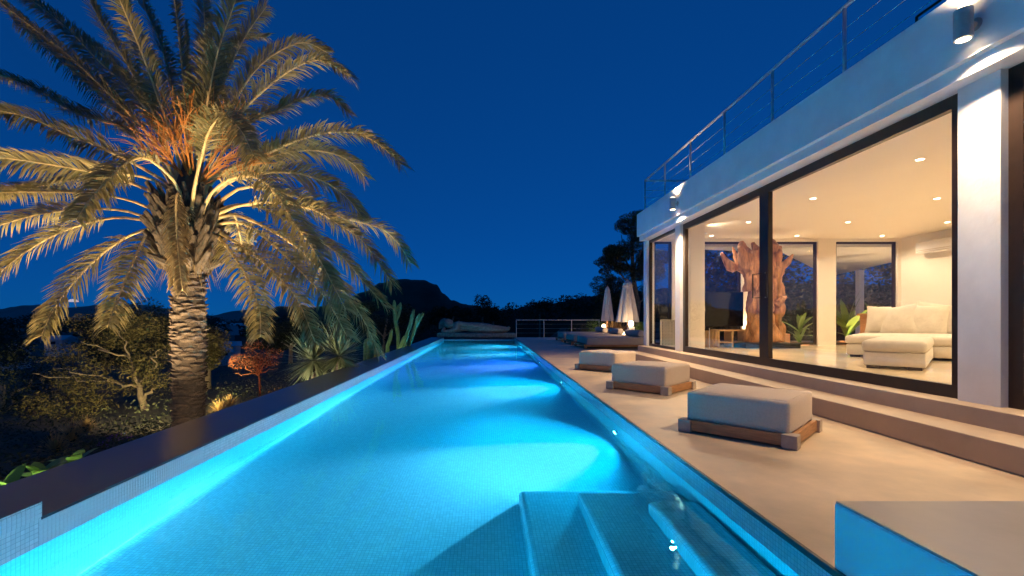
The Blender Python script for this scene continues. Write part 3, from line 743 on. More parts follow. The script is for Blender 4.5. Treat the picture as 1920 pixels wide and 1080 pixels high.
# fronds: rachis curves
def frond(pts, depth, seed, leafL=.42, roll=0, dry=False, bare=.2, dens=1.0, base_y=0.0):
    """pts: picture points used as a plan of the curve in the palm's own plane; depth: how far the tip leans to (-) or from (+) the pool"""
    r = random.Random(seed)
    if pts[0][1] < 372: pts = [(354+(pts[0][0]-354)*.4, 402)]+list(pts); bare += .10
    n0 = len(pts); W_ = []
    tot = [0]
    for i in range(1, n0): tot.append(tot[-1]+math.dist(pts[i], pts[i-1]))
    for i, (px, py) in enumerate(pts):
        t = tot[i]/tot[-1]; dy = base_y*(1-t)+depth*(t**1.15)
        q = at(px, py, PY+dy); W_.append(q-PO)
    P = []
    for i in range(n0-1):     # Catmull-Rom
        p0, p1, p2, p3 = W_[max(i-1, 0)], W_[i], W_[i+1], W_[min(i+2, n0-1)]
        for k in range(8):
            t = k/8; P.append(.5*((2*p1)+(p2-p0)*t+(2*p0-5*p1+4*p2-p3)*t*t+(3*p1-p0-3*p2+p3)*t**3))
    P.append(W_[-1])
    cum = [0]
    for i in range(1, len(P)): cum.append(cum[-1]+(P[i]-P[i-1]).length)
    Lt = cum[-1]
    fr_ = MB()
    def pos(s):
        s = max(0, min(Lt, s))
        for i in range(1, len(P)):
            if cum[i] >= s:
                k = (s-cum[i-1])/max(1e-6, cum[i]-cum[i-1]); return P[i-1].lerp(P[i], k), (P[i]-P[i-1]).normalized()
        return P[-1], (P[-1]-P[-2]).normalized()
    NL = int(max(50, 66*Lt)*dens)
    for k in range(NL):
        t = bare+(1-bare)*(k/NL)**.95
        p, T = pos(t*Lt)
        sd = T.cross(Vector((0, 0, 1)))
        sd = sd.normalized() if sd.length > .15 else T.cross(Vector((0, -1, .2))).normalized()
        up = sd.cross(T).normalized()
        env = min(1, (t-bare)/.18+.35)*(1-.45*max(0, (t-.45)/.55))
        for s in (-1, 1):
            ph = R(r.choice((-12, 22, 48))+r.uniform(-13, 13))
            base_dir = (sd*math.cos(ph)*s+up*math.sin(ph))
            q = Matrix.Rotation(R(roll), 3, T)
            base_dir = q @ base_dir
            fw = .55+.6*t+r.uniform(-.15, .15)
            d = (base_dir+T*fw+Vector((0, 0, -.10))).normalized()
            L = leafL*env*r.uniform(.8, 1.12)
            w = .0155*r.uniform(.8, 1.2)
            nrm = d.cross(T); nrm = nrm.normalized() if nrm.length > 1e-3 else up
            ws = d.cross(nrm).normalized()
            k0 = len(fr_.v); mid = p+d*L*.55; tip = p+d*L+Vector((0, 0, -.22*L))
            fr_.v += [tuple(p-ws*w*.4), tuple(p+ws*w*.4), tuple(mid-ws*w*.6+nrm*.004), tuple(mid+ws*w*.6+nrm*.004), tuple(tip)]
            fr_.f += [(k0, k0+1, k0+3, k0+2), (k0+2, k0+3, k0+4)]
    o = fr_.build('frond', M['leaf_dry'] if dry else M['leaf_palm'], palm)
    step = max(1, len(P)//14); PP = P[::step]
    if PP[-1] is not P[-1]: PP.append(P[-1])
    MB().tube(PP, [.034*(1-.86*(i/(len(PP)-1))**.7) for i in range(len(PP))], 6).build('rachis', M['rachis'], o, smooth=True)
F = [ # (points, depth of the tip, options)
 ([(335,330),(321,296),(287,211),(238,119),(183,30),(150,-45)], -.3, {}),
 ([(325,330),(280,255),(214,186),(122,98),(46,40),(-15,-10)], .3, {}),
 ([(322,335),(270,262),(200,190),(110,110),(25,37)], 1.0, {'roll': 50}),
 ([(330,325),(290,230),(240,165),(183,113),(122,49),(46,-10)], .9, {'roll': -60}),
 ([(318,340),(238,244),(147,214),(76,171),(0,140),(-60,122)], .6, {}),
 ([(315,345),(198,281),(122,250),(61,223),(0,208),(-70,202)], -.5, {'roll': 25}),
 ([(312,352),(260,330),(183,324),(92,308),(0,296),(-80,300)], -.9, {'roll': 60}),
 ([(330,345),(275,296),(235,308),(195,345),(165,380),(143,412)], -2.0, {'base_y': -.2}),
 ([(320,400),(300,398),(247,377),(187,365),(100,360),(0,361),(-90,372)], .5, {'bare': .38}),
 ([(318,415),(290,413),(233,395),(167,392),(83,400),(0,422),(-70,452)], -.4, {'bare': .36}),
 ([(316,425),(290,417),(227,408),(167,418),(100,442),(30,485),(-25,535)], -.9, {'bare': .33}),
 ([(312,432),(290,427),(240,443),(187,480),(133,536),(100,582),(77,630)], -1.2, {'bare': .22}),
 ([(308,430),(280,433),(247,497),(222,560),(201,613)], -1.7, {'bare': .10, 'leafL': .40}),
 ([(345,400),(334,362),(330,400),(334,470),(342,545)], -1.2, {'base_y': -.45, 'bare': .15, 'dry': True, 'roll': 20, 'leafL': .26}),
 ([(350,420),(352,390),(345,420),(330,480),(325,535)], -.9, {'base_y': -.45, 'bare': .1, 'dry': True, 'leafL': .22}),
 ([(338,320),(318,245),(290,165),(263,92),(229,10),(205,-50)], -.7, {'roll': 40}),
 ([(344,315),(330,210),(305,92),(275,20),(255,-40)], .9, {'roll': 30}),
 ([(350,330),(347,200),(338,90),(326,-10),(322,-70)], .4, {'roll': 80, 'leafL': .30}),
 ([(356,320),(354,200),(350,110),(347,42)], .9, {'roll': 80, 'leafL': .26}),
 ([(372,310),(382,230),(392,171),(410,92),(432,28),(455,-40)], -.5, {'roll': 15, 'leafL': .52}),
 ([(378,310),(400,210),(430,130),(462,65),(500,12)], .8, {'roll': -20, 'leafL': .5}),
 ([(366,305),(378,190),(384,80),(380,-30)], .9, {'roll': 30}),
 ([(388,320),(444,223),(493,171),(551,128),(603,113),(655,143)], -.3, {'roll': 10}),
 ([(384,320),(440,190),(487,122),(539,88),(575,80),(612,98)], .9, {'roll': -15}),
 ([(392,325),(462,235),(527,205),(563,186),(618,180),(650,210)], .5, {'roll': 20}),
 ([(396,335),(440,312),(502,288),(551,266),(612,249),(670,250),(716,275),(752,308)], -.4, {'roll': 5}),
 ([(398,340),(470,305),(551,284),(609,284),(655,302),(682,330)], .7, {'roll': -30}),
 ([(378,405),(390,372),(413,347),(447,330),(490,337),(523,373),(553,420),(587,467),(615,517),(648,580)], -1.5, {'base_y': -.3, 'bare': .16}),
 ([(385,380),(440,335),(513,323),(567,327),(613,343),(653,373),(682,412)], .6, {'roll': -25}),
 ([(392,408),(430,392),(463,383),(520,380),(587,393),(633,420),(683,455),(735,532)], -.4, {}),
 ([(400,424),(430,417),(463,423),(513,460),(567,513),(613,563),(650,630)], -1.1, {'bare': .18}),
 ([(400,440),(417,453),(447,493),(470,537),(487,583),(488,632)], -1.5, {'bare': .08, 'leafL': .40}),
 ([(404,432),(430,447),(480,480),(523,520),(560,567),(590,640)], -1.0, {'bare': .18, 'leafL': .42}),
 ([(392,405),(440,385),(500,392),(580,440),(640,480),(680,527),(724,575)], .2, {'roll': 10}),
 ([(390,395),(430,365),(470,350),(560,370),(647,410),(713,427),(747,457),(768,492)], .9, {'roll': -10}),
 ([(398,418),(440,402),(523,440),(575,480),(613,517),(657,563),(687,610),(708,660)], .7, {'roll': 20}),
 ([(405,405),(437,403),(447,430),(455,470)], 1.6, {'roll': 20}),
 ([(366,345),(379,292),(392,246),(417,219),(450,242),(475,292)], -2.0, {'base_y': -.3, 'roll': 15}),
 ([(320,380),(250,345),(180,335),(90,345),(0,372)], 1.2, {'roll': -20}),
 ([(335,335),(300,260),(265,190),(215,120),(160,70)], 1.8, {'roll': 35}),
 ([(365,320),(375,220),(405,130),(450,75),(500,70)], 1.9, {'roll': 25}),
]
for i, (pts, dep, kw) in enumerate(F): frond(pts, dep, 100+i, **kw)
# orange date stalks in the heart of the crown
for i, (bx, by, tx, ty, dy) in enumerate(((345,330,262,232,-.5),(350,320,300,215,-.7),(355,330,322,205,-.4),(352,330,240,262,-.2),(362,320,352,190,-.5),(378,330,445,222,-.4),(382,340,470,270,-.5),(385,345,490,300,-.3),(372,325,410,205,-.3),(345,335,285,245,-.8),(375,340,440,280,-.8),(358,325,340,215,-.9))):
    r = random.Random(i); mb = MB(); a, b = at(bx, by, PY-.1)-PO, at(tx, ty, PY+dy)-PO
    for k in range(26):
        s = r.uniform(.25, .8); p = a.lerp(b, s); e = a.lerp(b, s+.35)+Vector((r.gauss(0, .16), r.gauss(0, .16), r.gauss(0, .14)))
        m1 = p.lerp(e, .5)+Vector((0, 0, .05)); mb.tube([p, m1, e], [.006, .006, .003], 4, cap=False)
    mb.tube([a, a.lerp(b, .4), a.lerp(b, .8)], [.02, .016, .008], 5)
    mb.build('date_stalk', M['orange'], palm)

# ------------------------------------------------------------------ garden spotlights (fixtures stand behind the coping)
def garden_spot(x, y, z, target, power, col, size, label, blend=.6):
    o = empty('garden_spotlight', (x, y, z-.25), label=label, cat='spotlight', group='garden spotlights behind the coping')
    MB().tube([(0, 0, 0), (0, 0, .2)], .012, 6).build('spike', M['black'], o)
    d = (Vector(target)-Vector((x, y, z))).normalized()
    MB().tube([Vector((0, 0, .25))-d*.11, Vector((0, 0, .25))-d*.01], [.035, .05], 12).build('housing', M['black'], o)
    MB().tube([Vector((0, 0, .25))-d*.008, Vector((0, 0, .25))-d*.004], .044, 12).build('lens', M['warm_lens'], o)
    spot('spot_beam', o, Vector((x, y, z))+d*.02, target, power, col, size, blend, .04)
GW = (1, .74, .40)
garden_spot(-3.55, 4.6, -.75, (PX_+.7, PY, 4.6), 2000, GW, 95, 'ground spotlight aimed at the palm crown from the pool side')
garden_spot(-3.42, 5.1, -.30, (PX_, PY, -.25), 130, (1, .74, .48), 48, 'ground spotlight grazing the palm trunk')
garden_spot(-6.6, 6.2, -1.1, (PX_-1.4, PY, 3.8), 1800, GW, 105, 'ground spotlight under the left fronds of the palm')
garden_spot(-3.8, 9.0, -.9, (-2.6, 8.0, 2.6), 1300, GW, 95, 'ground spotlight under the right fronds of the palm')
garden_spot(-6.3, 9.6, -.7, (-9.6, 14.4, .1), 2600, (1, .76, .32), 80, 'ground spotlight aimed at the pale branched tree')
garden_spot(-3.55, 8.6, -.5, (-3.7, 10.4, .2), 330, (1, .88, .62), 80, 'ground spotlight aimed at the yucca')
garden_spot(-3.40, 17.3, -.3, (-3.5, 18.8, .6), 16, (.85, 1, .62), 80, 'ground spotlight aimed at the tall cactus')
garden_spot(-3.62, 2.75, -.30, (-3.42, 3.5, -.02), 130, (.85, 1, .6), 80, 'ground spotlight among the broad green leaves')
garden_spot(-5.2, 11.6, -1.0, (-5.6, 12.6, -.2), 60, (1, .28, .08), 80, 'red ground spotlight under the bare bush')

# ------------------------------------------------------------------ yucca clump
yu = empty('yucca', (at(612, 690, 10.6).x, 10.6, -1.6), label='wide spiky yucca clump with two heads beside the coping', cat='yucca')
YO = Vector(yu.location)
for i, (px, py, cnt_, L, dy) in enumerate(((588, 676, 420, .80, .0), (636, 668, 400, .84, .25))):
    c = at(px, py, 10.6+dy)-YO
    rosette('leaf_head', c, cnt_, L, .034, M['leaf_yucca'], yu, 30+i, -45, 82, .12, n=3)
    MB().tube([(c.x*.5, c.y*.5+.1, 0), (c.x*.9, c.y, c.z*.6), c], [.12, .085, .075], 9).build('trunk', M['scale'], yu)
# ------------------------------------------------------------------ tall cactus
ca = empty('candelabra_cactus', (at(757, 650, 18.6).x, 18.6, -1.7), label='tall branching cactus lit green behind the coping', cat='cactus')
CO = Vector(ca.location)
def cact(pts, r, name='stem'):
    P = []
    W_ = [at(px, py, 18.6+dy)-CO for px, py, dy in pts]
    for i in range(len(W_)-1):
        for k in range(4): P.append(W_[i].lerp(W_[i+1], k/4))
    P.append(W_[-1]); n = 20; mb = MB(); r *= .72
    rr = [r*(.85 if i == 0 else 1) for i in range(len(P))]
    rr[-1] = r*.35; rr[-2] = r*.8
    mb.tube(P, rr, n)
    for i, v in enumerate(mb.v):
        c = P[min(i//n, len(P)-1)]; d = Vector(v)-c; mb.v[i] = tuple(c+d*(1.12 if i % 4 == 0 else (.78 if i % 4 == 2 else .95)))
    mb.build(name, M['cactus'], ca)
cact([(752, 690, 0), (747, 652, 0), (746, 626, 0), (741, 602, 0), (740, 585, 0), (739, 563, 0)], .105)
cact([(741, 605, 0), (747, 592, -.05), (750, 580, -.05), (751, 567, -.05)], .075)
cact([(740, 590, .1), (745, 580, .1), (748, 570, .1)], .06)
cact([(728, 690, -.2), (726, 650, -.2), (731, 636, -.2), (735, 618, -.2)], .10)
cact([(752, 690, -.3), (757, 650, -.3), (762, 630, -.3), (770, 606, -.2), (776, 580, -.2)], .10)
cact([(758, 690, .1), (766, 645, .1), (778, 615, .1), (787, 595, .1), (794, 587, .1)], .11)
cact([(755, 690, -.4), (750, 655, -.4), (756, 640, -.4), (760, 630, -.4)], .12)
cact([(766, 650, .1), (776, 625, .0), (781, 600, .0), (787, 588, 0)], .075)
# lit pillar cactus between yucca and tall cactus
for i, (px, top, lb) in enumerate(((691, 634, 'pale green pillar cactus beside the yucca'), (703, 646, 'short pale pillar cactus between yucca and tall cactus'))):
    p = at(px, top, 13.6); o = empty('pillar_cactus', (p.x, 13.6, -1.6), label=lb, cat='cactus', group='pillar cacti by the yucca')
    h = p.z+1.6
    MB().lathe([(.11, 0), (.13, .4), (.13, h-.15), (.10, h-.04), (.03, h)], 24, fn=lambda a, z: 1+.16*math.cos(8*a)).build('stem', M['cactus'], o)
    rosette('spines', (0, 0, h-.35), 120, .10, .008, M['leaf_yucca'], o, 70+i, -80, 80, 0, n=1)
# ------------------------------------------------------------------ broad lit leaves at the lower left
for i, (px, py, Y, L, az, cnt_, lb) in enumerate(((14, 896, 3.36, .24, 20, 10, 'bright green broad-leaved plant at the near end of the coping'), (75, 874, 3.62, .22, 10, 8, 'bright green broad-leaved plant beside the long bright blade'), (140, 854, 4.02, .24, 40, 10, 'small green broad-leaved plant further along the coping'))):
    p = at(px, py, Y); p.x = min(p.x, -3.36)
    o = empty('agave_plant', (p.x, Y, -1.35), label=lb, cat='plant', group='broad-leaved plants by the coping')
    r = random.Random(i+4)
    MB().tube([(0, 0, 0), (0, 0, p.z+1.35-.1)], [.05, .03], 7).build('stem', M['treebark'], o)
    for k in range(cnt_):
        a = R(az+k*360/cnt_+r.uniform(-15, 15)); el = R(r.uniform(8, 58)); mb = MB()
        leaf_blade(mb, (0, 0, p.z+1.35-.1), Vector((math.cos(a)*math.cos(el), math.sin(a)*math.cos(el), math.sin(el))), L*r.uniform(.7, 1.1), .09, .4, 6, fold=.5)
        mb.build('leaf', M['leaf_green'], o)
# ------------------------------------------------------------------ trees
def tree(name, label, base, trunk_pts, tips, blobs, count, size, leaf, seed, r0=.16, group=None, cat='tree', bark='treebark', wig=.14):
    o = empty(name, base, label=label, cat=cat, group=group); B = Vector(base)
    mb = MB(); mb.tube([Vector(p)-B for p in trunk_pts], [r0*(1-.45*i/(len(trunk_pts)-1)) for i in range(len(trunk_pts))], 9)
    lm = limbs(None, [(Vector(a)-B, Vector(b)-B, r) for a, b, r in tips], r0, seed, wig); mb.add(lm.v, lm.f)
    mb.build('trunk', M[bark], o, smooth=True)
    bl = [(b[0]-B.x, b[1]-B.y, b[2]-B.z, b[3], b[4], b[5]) for b in blobs]
    foliage(bl, count, size, seed).build('crown', M[leaf], o)
    return o
def clump(px, py, Y, r, rz=None, dy=0):
    p = at(px, py, Y+dy); return (p.x, p.y, p.z, r, r, rz or r*.7)
def auto_blobs(px0, px1, py0, py1, Y, n, r, seed, depth=2.0):
    q = random.Random(seed); out = []
    cx, cy_ = (px0+px1)/2, (py0+py1)/2
    while len(out) < n:
        u, v, w = q.uniform(-1, 1), q.uniform(-1, 1), q.uniform(-1, 1)
        if u*u+v*v+w*w > 1: continue
        p = at(cx+u*(px1-px0)/2, cy_+v*(py1-py0)/2, Y+w*depth); rr = r*q.uniform(.6, 1.25)
        out.append((p.x, p.y, p.z, rr, rr, rr*.62))
    return out
# pale branched tree lit by the garden spot
T = 14.5
P0 = at(276, 800, T); f1 = at(262, 725, T); f2 = at(263, 718, T)
tree('mastic_tree', 'pale branched tree with olive foliage lit beside the palm trunk', (P0.x, T, P0.z-.3),
     [(P0.x, T, P0.z-.3), at(274, 775, T), at(263, 740, T), f1],
     [(f1, at(243, 672, T), .07), (f2, at(280, 698, T), .06), (at(280, 698, T), at(300, 655, T-.4), .04), (at(266, 750, T), at(305, 720, T+.3), .06), (f1, at(180, 715, T-.5), .045), (at(243, 672, T), at(225, 620, T), .04),
      (at(243, 672, T), at(150, 640, T-.6), .035), (at(225, 720, T), at(100, 690, T-.8), .03), (P0, at(330, 760, T-.5), .05), (at(180, 715, T-.5), at(60, 700, T-1), .025)],
     auto_blobs(60, 320, 640, 770, T+.6, 40, .50, 1, 1.6)+auto_blobs(150, 330, 575, 690, T+1.6, 26, .55, 2, 1.5)+auto_blobs(40, 190, 700, 800, T-.6, 16, .42, 6, 1), 15000, .085, 'leaf_olive', 11, .13, wig=.3)
T2 = 21
tree('holm_oak', 'dark rounded tree rising behind the pale branched tree', (at(255, 700, T2).x, T2, -3),
     [(at(255, 700, T2).x, T2, -3), at(255, 690, T2), at(250, 640, T2)], [(at(250, 650, T2), at(220, 600, T2), .08), (at(250, 650, T2), at(285, 595, T2), .08)],
     auto_blobs(170, 335, 566, 690, T2, 46, .75, 3, 1.8), 11000, .13, 'leaf_dark', 12, .2)
for i, (px0, px1, py0, py1, T3, lb) in enumerate(((-120, 120, 640, 800, 17, 'dark leafy tree at the left edge below the far hills'), (-70, 60, 596, 690, 30, 'dark tree at the left edge under the hill line'),
        (145, 250, 600, 690, 34, 'dark tree left of the rounded tree under the moon'), (366, 412, 600, 700, 19, 'dim olive tree just behind the palm trunk'), (450, 560, 588, 650, 40, 'dark tree behind the drooping front frond'), (470, 620, 590, 660, 33, 'dark tree behind the yucca'), (640, 800, 555, 640, 45, 'dark tree mass below the domed hill'), (790, 900, 566, 620, 52, 'dark tree behind the head of the statue'))):
    cxp = (px0+px1)/2; bz = gz(at(cxp, 600, T3).x, T3)
    rr = (py1-py0)*T3/FPX*.22
    tree('garden_tree' if T3 < 25 else 'valley_tree', lb, (at(cxp, 700, T3).x, T3, bz-.1), [(at(cxp, 700, T3).x, T3, bz-.1), at(cxp, py1-5, T3), at(cxp+6, (py0+py1)/2, T3)],
         [(at(cxp, py1-8, T3), at(px0+25, py0+25, T3), .07), (at(cxp, py1-8, T3), at(px1-25, py0+25, T3), .07)],
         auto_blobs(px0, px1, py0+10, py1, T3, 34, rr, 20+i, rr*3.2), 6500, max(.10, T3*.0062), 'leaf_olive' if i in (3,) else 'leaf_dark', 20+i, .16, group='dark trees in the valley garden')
# bare red-lit bush and grasses
RB = 12.6; b0 = at(487, 745, RB)
tree('bare_bush', 'bare twiggy bush lit red left of the yucca', (b0.x, RB, b0.z-.2), [(b0.x, RB, b0.z-.2), at(487, 720, RB), at(484, 690, RB)],
     [(at(485+q*.1, 705-q, RB), at(487+dx, 660+dyy, RB+dz), .02) for q, (dx, dyy, dz) in enumerate(((-40, 10, .1), (-22, -18, 0), (-8, -30, .2), (16, -12, -.1), (30, 4, 0), (-50, 40, -.2), (34, 30, .2), (-30, 30, 0), (8, -25, .3), (-15, -5, -.3), (22, 18, -.3)))],
     auto_blobs(435, 525, 640, 720, RB, 14, .22, 8, .4), 1700, .06, 'leaf_dryred', 13, .035, cat='bush', bark='leaf_dryred', wig=.35)
for i, (px, py, Y, s, lb) in enumerate(((105, 838, 9.2, .42, 'tuft of straw grass lit at the lower left slope'), (135, 818, 10.0, .45, 'tuft of straw grass above the lower left hedge'), (160, 800, 10.8, .40, 'tuft of straw grass below the pale branched tree'), (412, 762, 11.5, .35, 'tuft of straw grass right of the palm trunk'), (430, 750, 12.0, .32, 'tuft of straw grass by the red bush'))):
    p = at(px, py+14, Y); o = tag(rosette('straw_grass', (0, 0, 0), 230, s, .012, M['straw'], None, 40+i, 15, 85, .5, n=3), lb, 'grass', 'straw grass tufts on the slope'); o.location = p
for i, (px, py, Y, rx, ry, lb) in enumerate(((215, 826, 7.2, .75, .34, 'dark low shrub with purple flowers left of the palm'), (300, 812, 8.0, .62, .36, 'dark low shrub against the palm trunk'), (150, 862, 5.8, .7, .30, 'dark low shrub above the green leaves'), (60, 880, 5.0, .7, .34, 'dark low shrub at the lower left corner'), (440, 772, 10.0, .9, .30, 'dark low shrub behind the coping right of the palm'), (520, 742, 11.5, .8, .3, 'dark low shrub left of the yucca heads'))):
    p = at(px, py, Y); p.x = min(p.x, -3.35-rx*.8)
    o = empty('low_shrub', (p.x, Y, gz(p.x, Y)), label=lb, cat='shrub', group='dark shrubs behind the coping')
    zc = p.z-gz(p.x, Y)
    r = random.Random(i)
    bl = [(r.uniform(-1, 1)*rx*.7, r.uniform(-.5, .5), zc*r.uniform(.35, .95), rx*.4, .35, ry) for k in range(9)]
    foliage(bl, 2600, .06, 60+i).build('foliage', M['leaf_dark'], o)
    MB().tube([(0, 0, 0), (.05, 0, zc*.8)], [.03, .015], 6).build('stem', M['treebark'], o)
    if i == 0: foliage([(.3, -.3, zc+.14, .22, .1, .06), (.12, -.3, zc+.04, .12, .1, .05)], 90, .035, 5).build('flowers', M['purple'], o)
# undergrowth filling the slope
r = random.Random(9); bl = []
for k in range(150):
    y = r.uniform(8, 46); x = -3.9-r.uniform(.6, y*1.05); z = gz(x, y); bl.append((x, y, z+.2, r.uniform(.5, 1.1)*(1+y/40), .6, r.uniform(.25, .6)))
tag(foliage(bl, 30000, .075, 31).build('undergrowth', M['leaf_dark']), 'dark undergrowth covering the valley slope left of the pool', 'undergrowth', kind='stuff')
# pine beyond the daybeds
T4 = 31
pb = at(1196, 640, T4)
tree('pine_tree', 'tall dark pine behind the closed parasols', (pb.x, T4, -.1), [(pb.x, T4, -.1), at(1193, 600, T4), at(1197, 570, T4), at(1187, 520, T4), at(1185, 450, T4)],
     [(at(1194, 590, T4), at(1208, 540, T4), .10), (at(1190, 540, T4), at(1150, 500, T4), .09), (at(1187, 520, T4), at(1165, 440, T4), .08), (at(1186, 500, T4), at(1220, 450, T4), .08)],
     auto_blobs(1112, 1185, 432, 592, T4, 42, .55, 50, 1.2)+auto_blobs(1145, 1260, 400, 540, T4, 48, .62, 51, 1.5)+auto_blobs(1165, 1215, 396, 450, T4, 12, .4, 52, 1)+auto_blobs(1125, 1180, 540, 575, T4-.5, 8, .4, 53, .6), 62000, .11, 'leaf_pine', 50, .2)
# planting at the far end of the deck
for i, (px, py, Y, r_, leaf, lb) in enumerate(((1098, 622, 27.2, .38, 'leaf_olive', 'small olive shrub behind the middle of the far railing'), (1075, 620, 27.4, .4, 'leaf_dark', 'dark shrub behind the far railing'), (1118, 612, 26.2, .55, 'leaf_green', 'yellow-green lit shrub at the end post of the railing'), (1128, 592, 28.0, .5, 'leaf_dark', 'dark shrub rising behind the lit shrub'),
        (1150, 612, 25.4, .5, 'straw', 'brown grassy plant between the two parasols'), (1163, 610, 24.2, .45, 'straw', 'brown grassy plant beside the wider parasol'), (1200, 614, 20.5, .32, 'leaf_green', 'yellow-green shrub at the villa corner'))):
    p = at(px, py, Y); o = empty('deck_shrub', (p.x, Y, .002 if Y < 26.7 else -1.2), label=lb, cat='shrub', group='shrubs around the far deck')
    zc = p.z-o.location.z; r = random.Random(i)
    if Y < 26.7: MB().lathe([(.16, 0), (.2, .26), (.17, .26), (.15, .05)], 16).build('pot', M['pot'], o)
    if leaf == 'straw': rosette('leaves', (0, 0, .2), 150, r_*1.7, .035, M[leaf], o, i, 25, 88, .35, n=3)
    else: foliage([(r.uniform(-.5, .5)*r_, r.uniform(-.5, .5)*r_, zc+r.uniform(-.6, .6)*r_, r_*.6, r_*.6, r_*.5) for k in range(8)], 900, .085, 80+i).build('foliage', M[leaf], o)
    MB().tube([(0, 0, .05), (0, 0, max(.2, zc))], [.03, .012], 6).build('stem', M['treebark'], o)
for i, (px, py, Y, pw, lb) in enumerate(((1132, 612, 24.9, 45, 'glowing lantern between the daybed bolsters and the slim parasol'), (1183, 607, 19.0, 30, 'glowing lantern in front of the wider parasol'), (1168, 627, 21.3, 60, 'small glowing lantern between two daybeds'))):
    p = at(px, py, Y); o = empty('deck_lantern', (p.x, Y, .002), label=lb, cat='lantern', group='lanterns on the far deck')
    rbox('stand', (.22, .22, p.z-.13), .01, M['white2'], o, (0, 0, 0), seg=1, smooth=False)
    MB().lathe([(.06, 0), (.11, .08), (.10, .18), (.05, .24)], 16, (0, 0, p.z-.12)).build('globe', emit('lantern_globe', (1, .74, .42), 7), o, smooth=True)
    point('lantern_glow', o, (p.x-.1, Y-.16, p.z+.12), pw, (1, .66, .36), .06)
# banana plants on the rear porch
for i, (px, py, Y, n_, L, lb) in enumerate(((1588, 600, 15.2, 16, 1.3, 'lit banana plant seen through the wide rear opening'), (1500, 612, 14.6, 12, .8, 'lit leafy plant seen through the middle rear window'), (1650, 590, 21, 14, 1.5, 'dim leafy plant behind the porch post'))):
    p = at(px, py, Y); o = empty('porch_plant', (p.x, Y, .002), label=lb, cat='plant', group='leafy plants on the rear porch'); r = random.Random(i)
    MB().lathe([(.2, 0), (.26, .35), (.22, .35), (.2, .05)], 16).build('pot', M['pot'], o)
    for k in range(n_):
        a = r.uniform(0, 6.28); el = R(r.uniform(15, 80)); mb = MB()
        leaf_blade(mb, (0, 0, .3+r.uniform(0, .5)), Vector((math.cos(a)*math.cos(el), math.sin(a)*math.cos(el), math.sin(el))), L*r.uniform(.6, 1.1), .24*L/1.3, .5, 6, fold=.3)
        mb.build('leaf', M['leaf_green'], o)
pw_ = empty('porch_spot', (9.6, 14.0, 0.002), label='small floor lamp lighting the plant behind the middle rear window', cat='lamp')
rbox('housing', (.14, .14, .14), .01, M['black'], pw_, (0, 0, 0), seg=1, smooth=False)
point('porch_glow', pw_, (9.6, 13.9, .3), 60, (1, .7, .38), .06)
r = random.Random(77)
tag(foliage([(r.uniform(13.5, 36), r.uniform(25, 32), r.uniform(0, 7.5), 2.2, 1.5, 1.6) for k in range(110)], 34000, .34, 78).build('rear_hedge', M['leaf_dark']), 'dark hedge mass behind the rear porch', 'hedge', kind='stuff')

# ------------------------------------------------------------------ reclining statue beyond the pool
SY = 27.7
s0 = at(893, 632, SY)
stt = empty('reclining_statue', (s0.x, SY, -.1), label='carved stone statue of a reclining figure on a slab beyond the pool', cat='statue')
SO = Vector(stt.location)
a, b = at(821, 625, SY), at(966, 632, SY)
rbox('slab', (b.x-a.x, 1.2, a.z-b.z+.02), .03, M['stone'], stt, ((a.x+b.x)/2-SO.x, 0, b.z-SO.z), seg=2)
MB().box((a.x-SO.x+.2, -.5, -.9), (b.x-SO.x-.2, .5, b.z-SO.z-.001)).build('plinth', M['dark_edge'], stt)
def skin(name, verts, edges, radii, m, parent):
    me = bpy.data.meshes.new(name); me.from_pydata([tuple(v) for v in verts], edges, []); me.materials.append(m)
    o = link(name, me, parent); md = o.modifiers.new('skin', 'SKIN'); md.use_smooth_shade = True
    for sv, rr in zip(me.skin_vertices[0].data, radii): sv.radius = rr if hasattr(rr, '__len__') else (rr, rr)
    me.skin_vertices[0].data[0].use_root = True
    sb = o.modifiers.new('sub', 'SUBSURF'); sb.levels = sb.render_levels = 2
    return o
def sp(px, py, dy=0): return at(px, py, SY+dy)-SO
V = [sp(893, 614), sp(908, 615), sp(924, 616, -.1), sp(942, 617, -.1), sp(953, 617, -.1), sp(956, 613, -.2),
     sp(924, 619, .15), sp(942, 620, .15), sp(953, 619, .1),
     sp(880, 613), sp(866, 612), sp(857, 611), sp(849, 609),
     sp(861, 607, -.25), sp(872, 609, -.32), sp(888, 611, -.35), sp(900, 613, -.33),
     sp(852, 619, -.25), sp(840, 622, -.35), sp(829, 622, -.3), sp(834, 614, -.2)]
E_ = [(0, 1), (1, 2), (2, 3), (3, 4), (4, 5), (1, 6), (6, 7), (7, 8), (0, 9), (9, 10), (10, 11), (11, 12), (11, 13), (13, 14), (14, 15), (15, 16), (11, 17), (17, 18), (18, 19), (19, 20)]
Rr = [.33, .33, .25, .18, .13, .10, .24, .17, .12, .27, .31, .24, .15, .17, .14, .11, .08, .16, .13, .11, .10]
skin('figure', V, E_, Rr, M['stone'], stt)
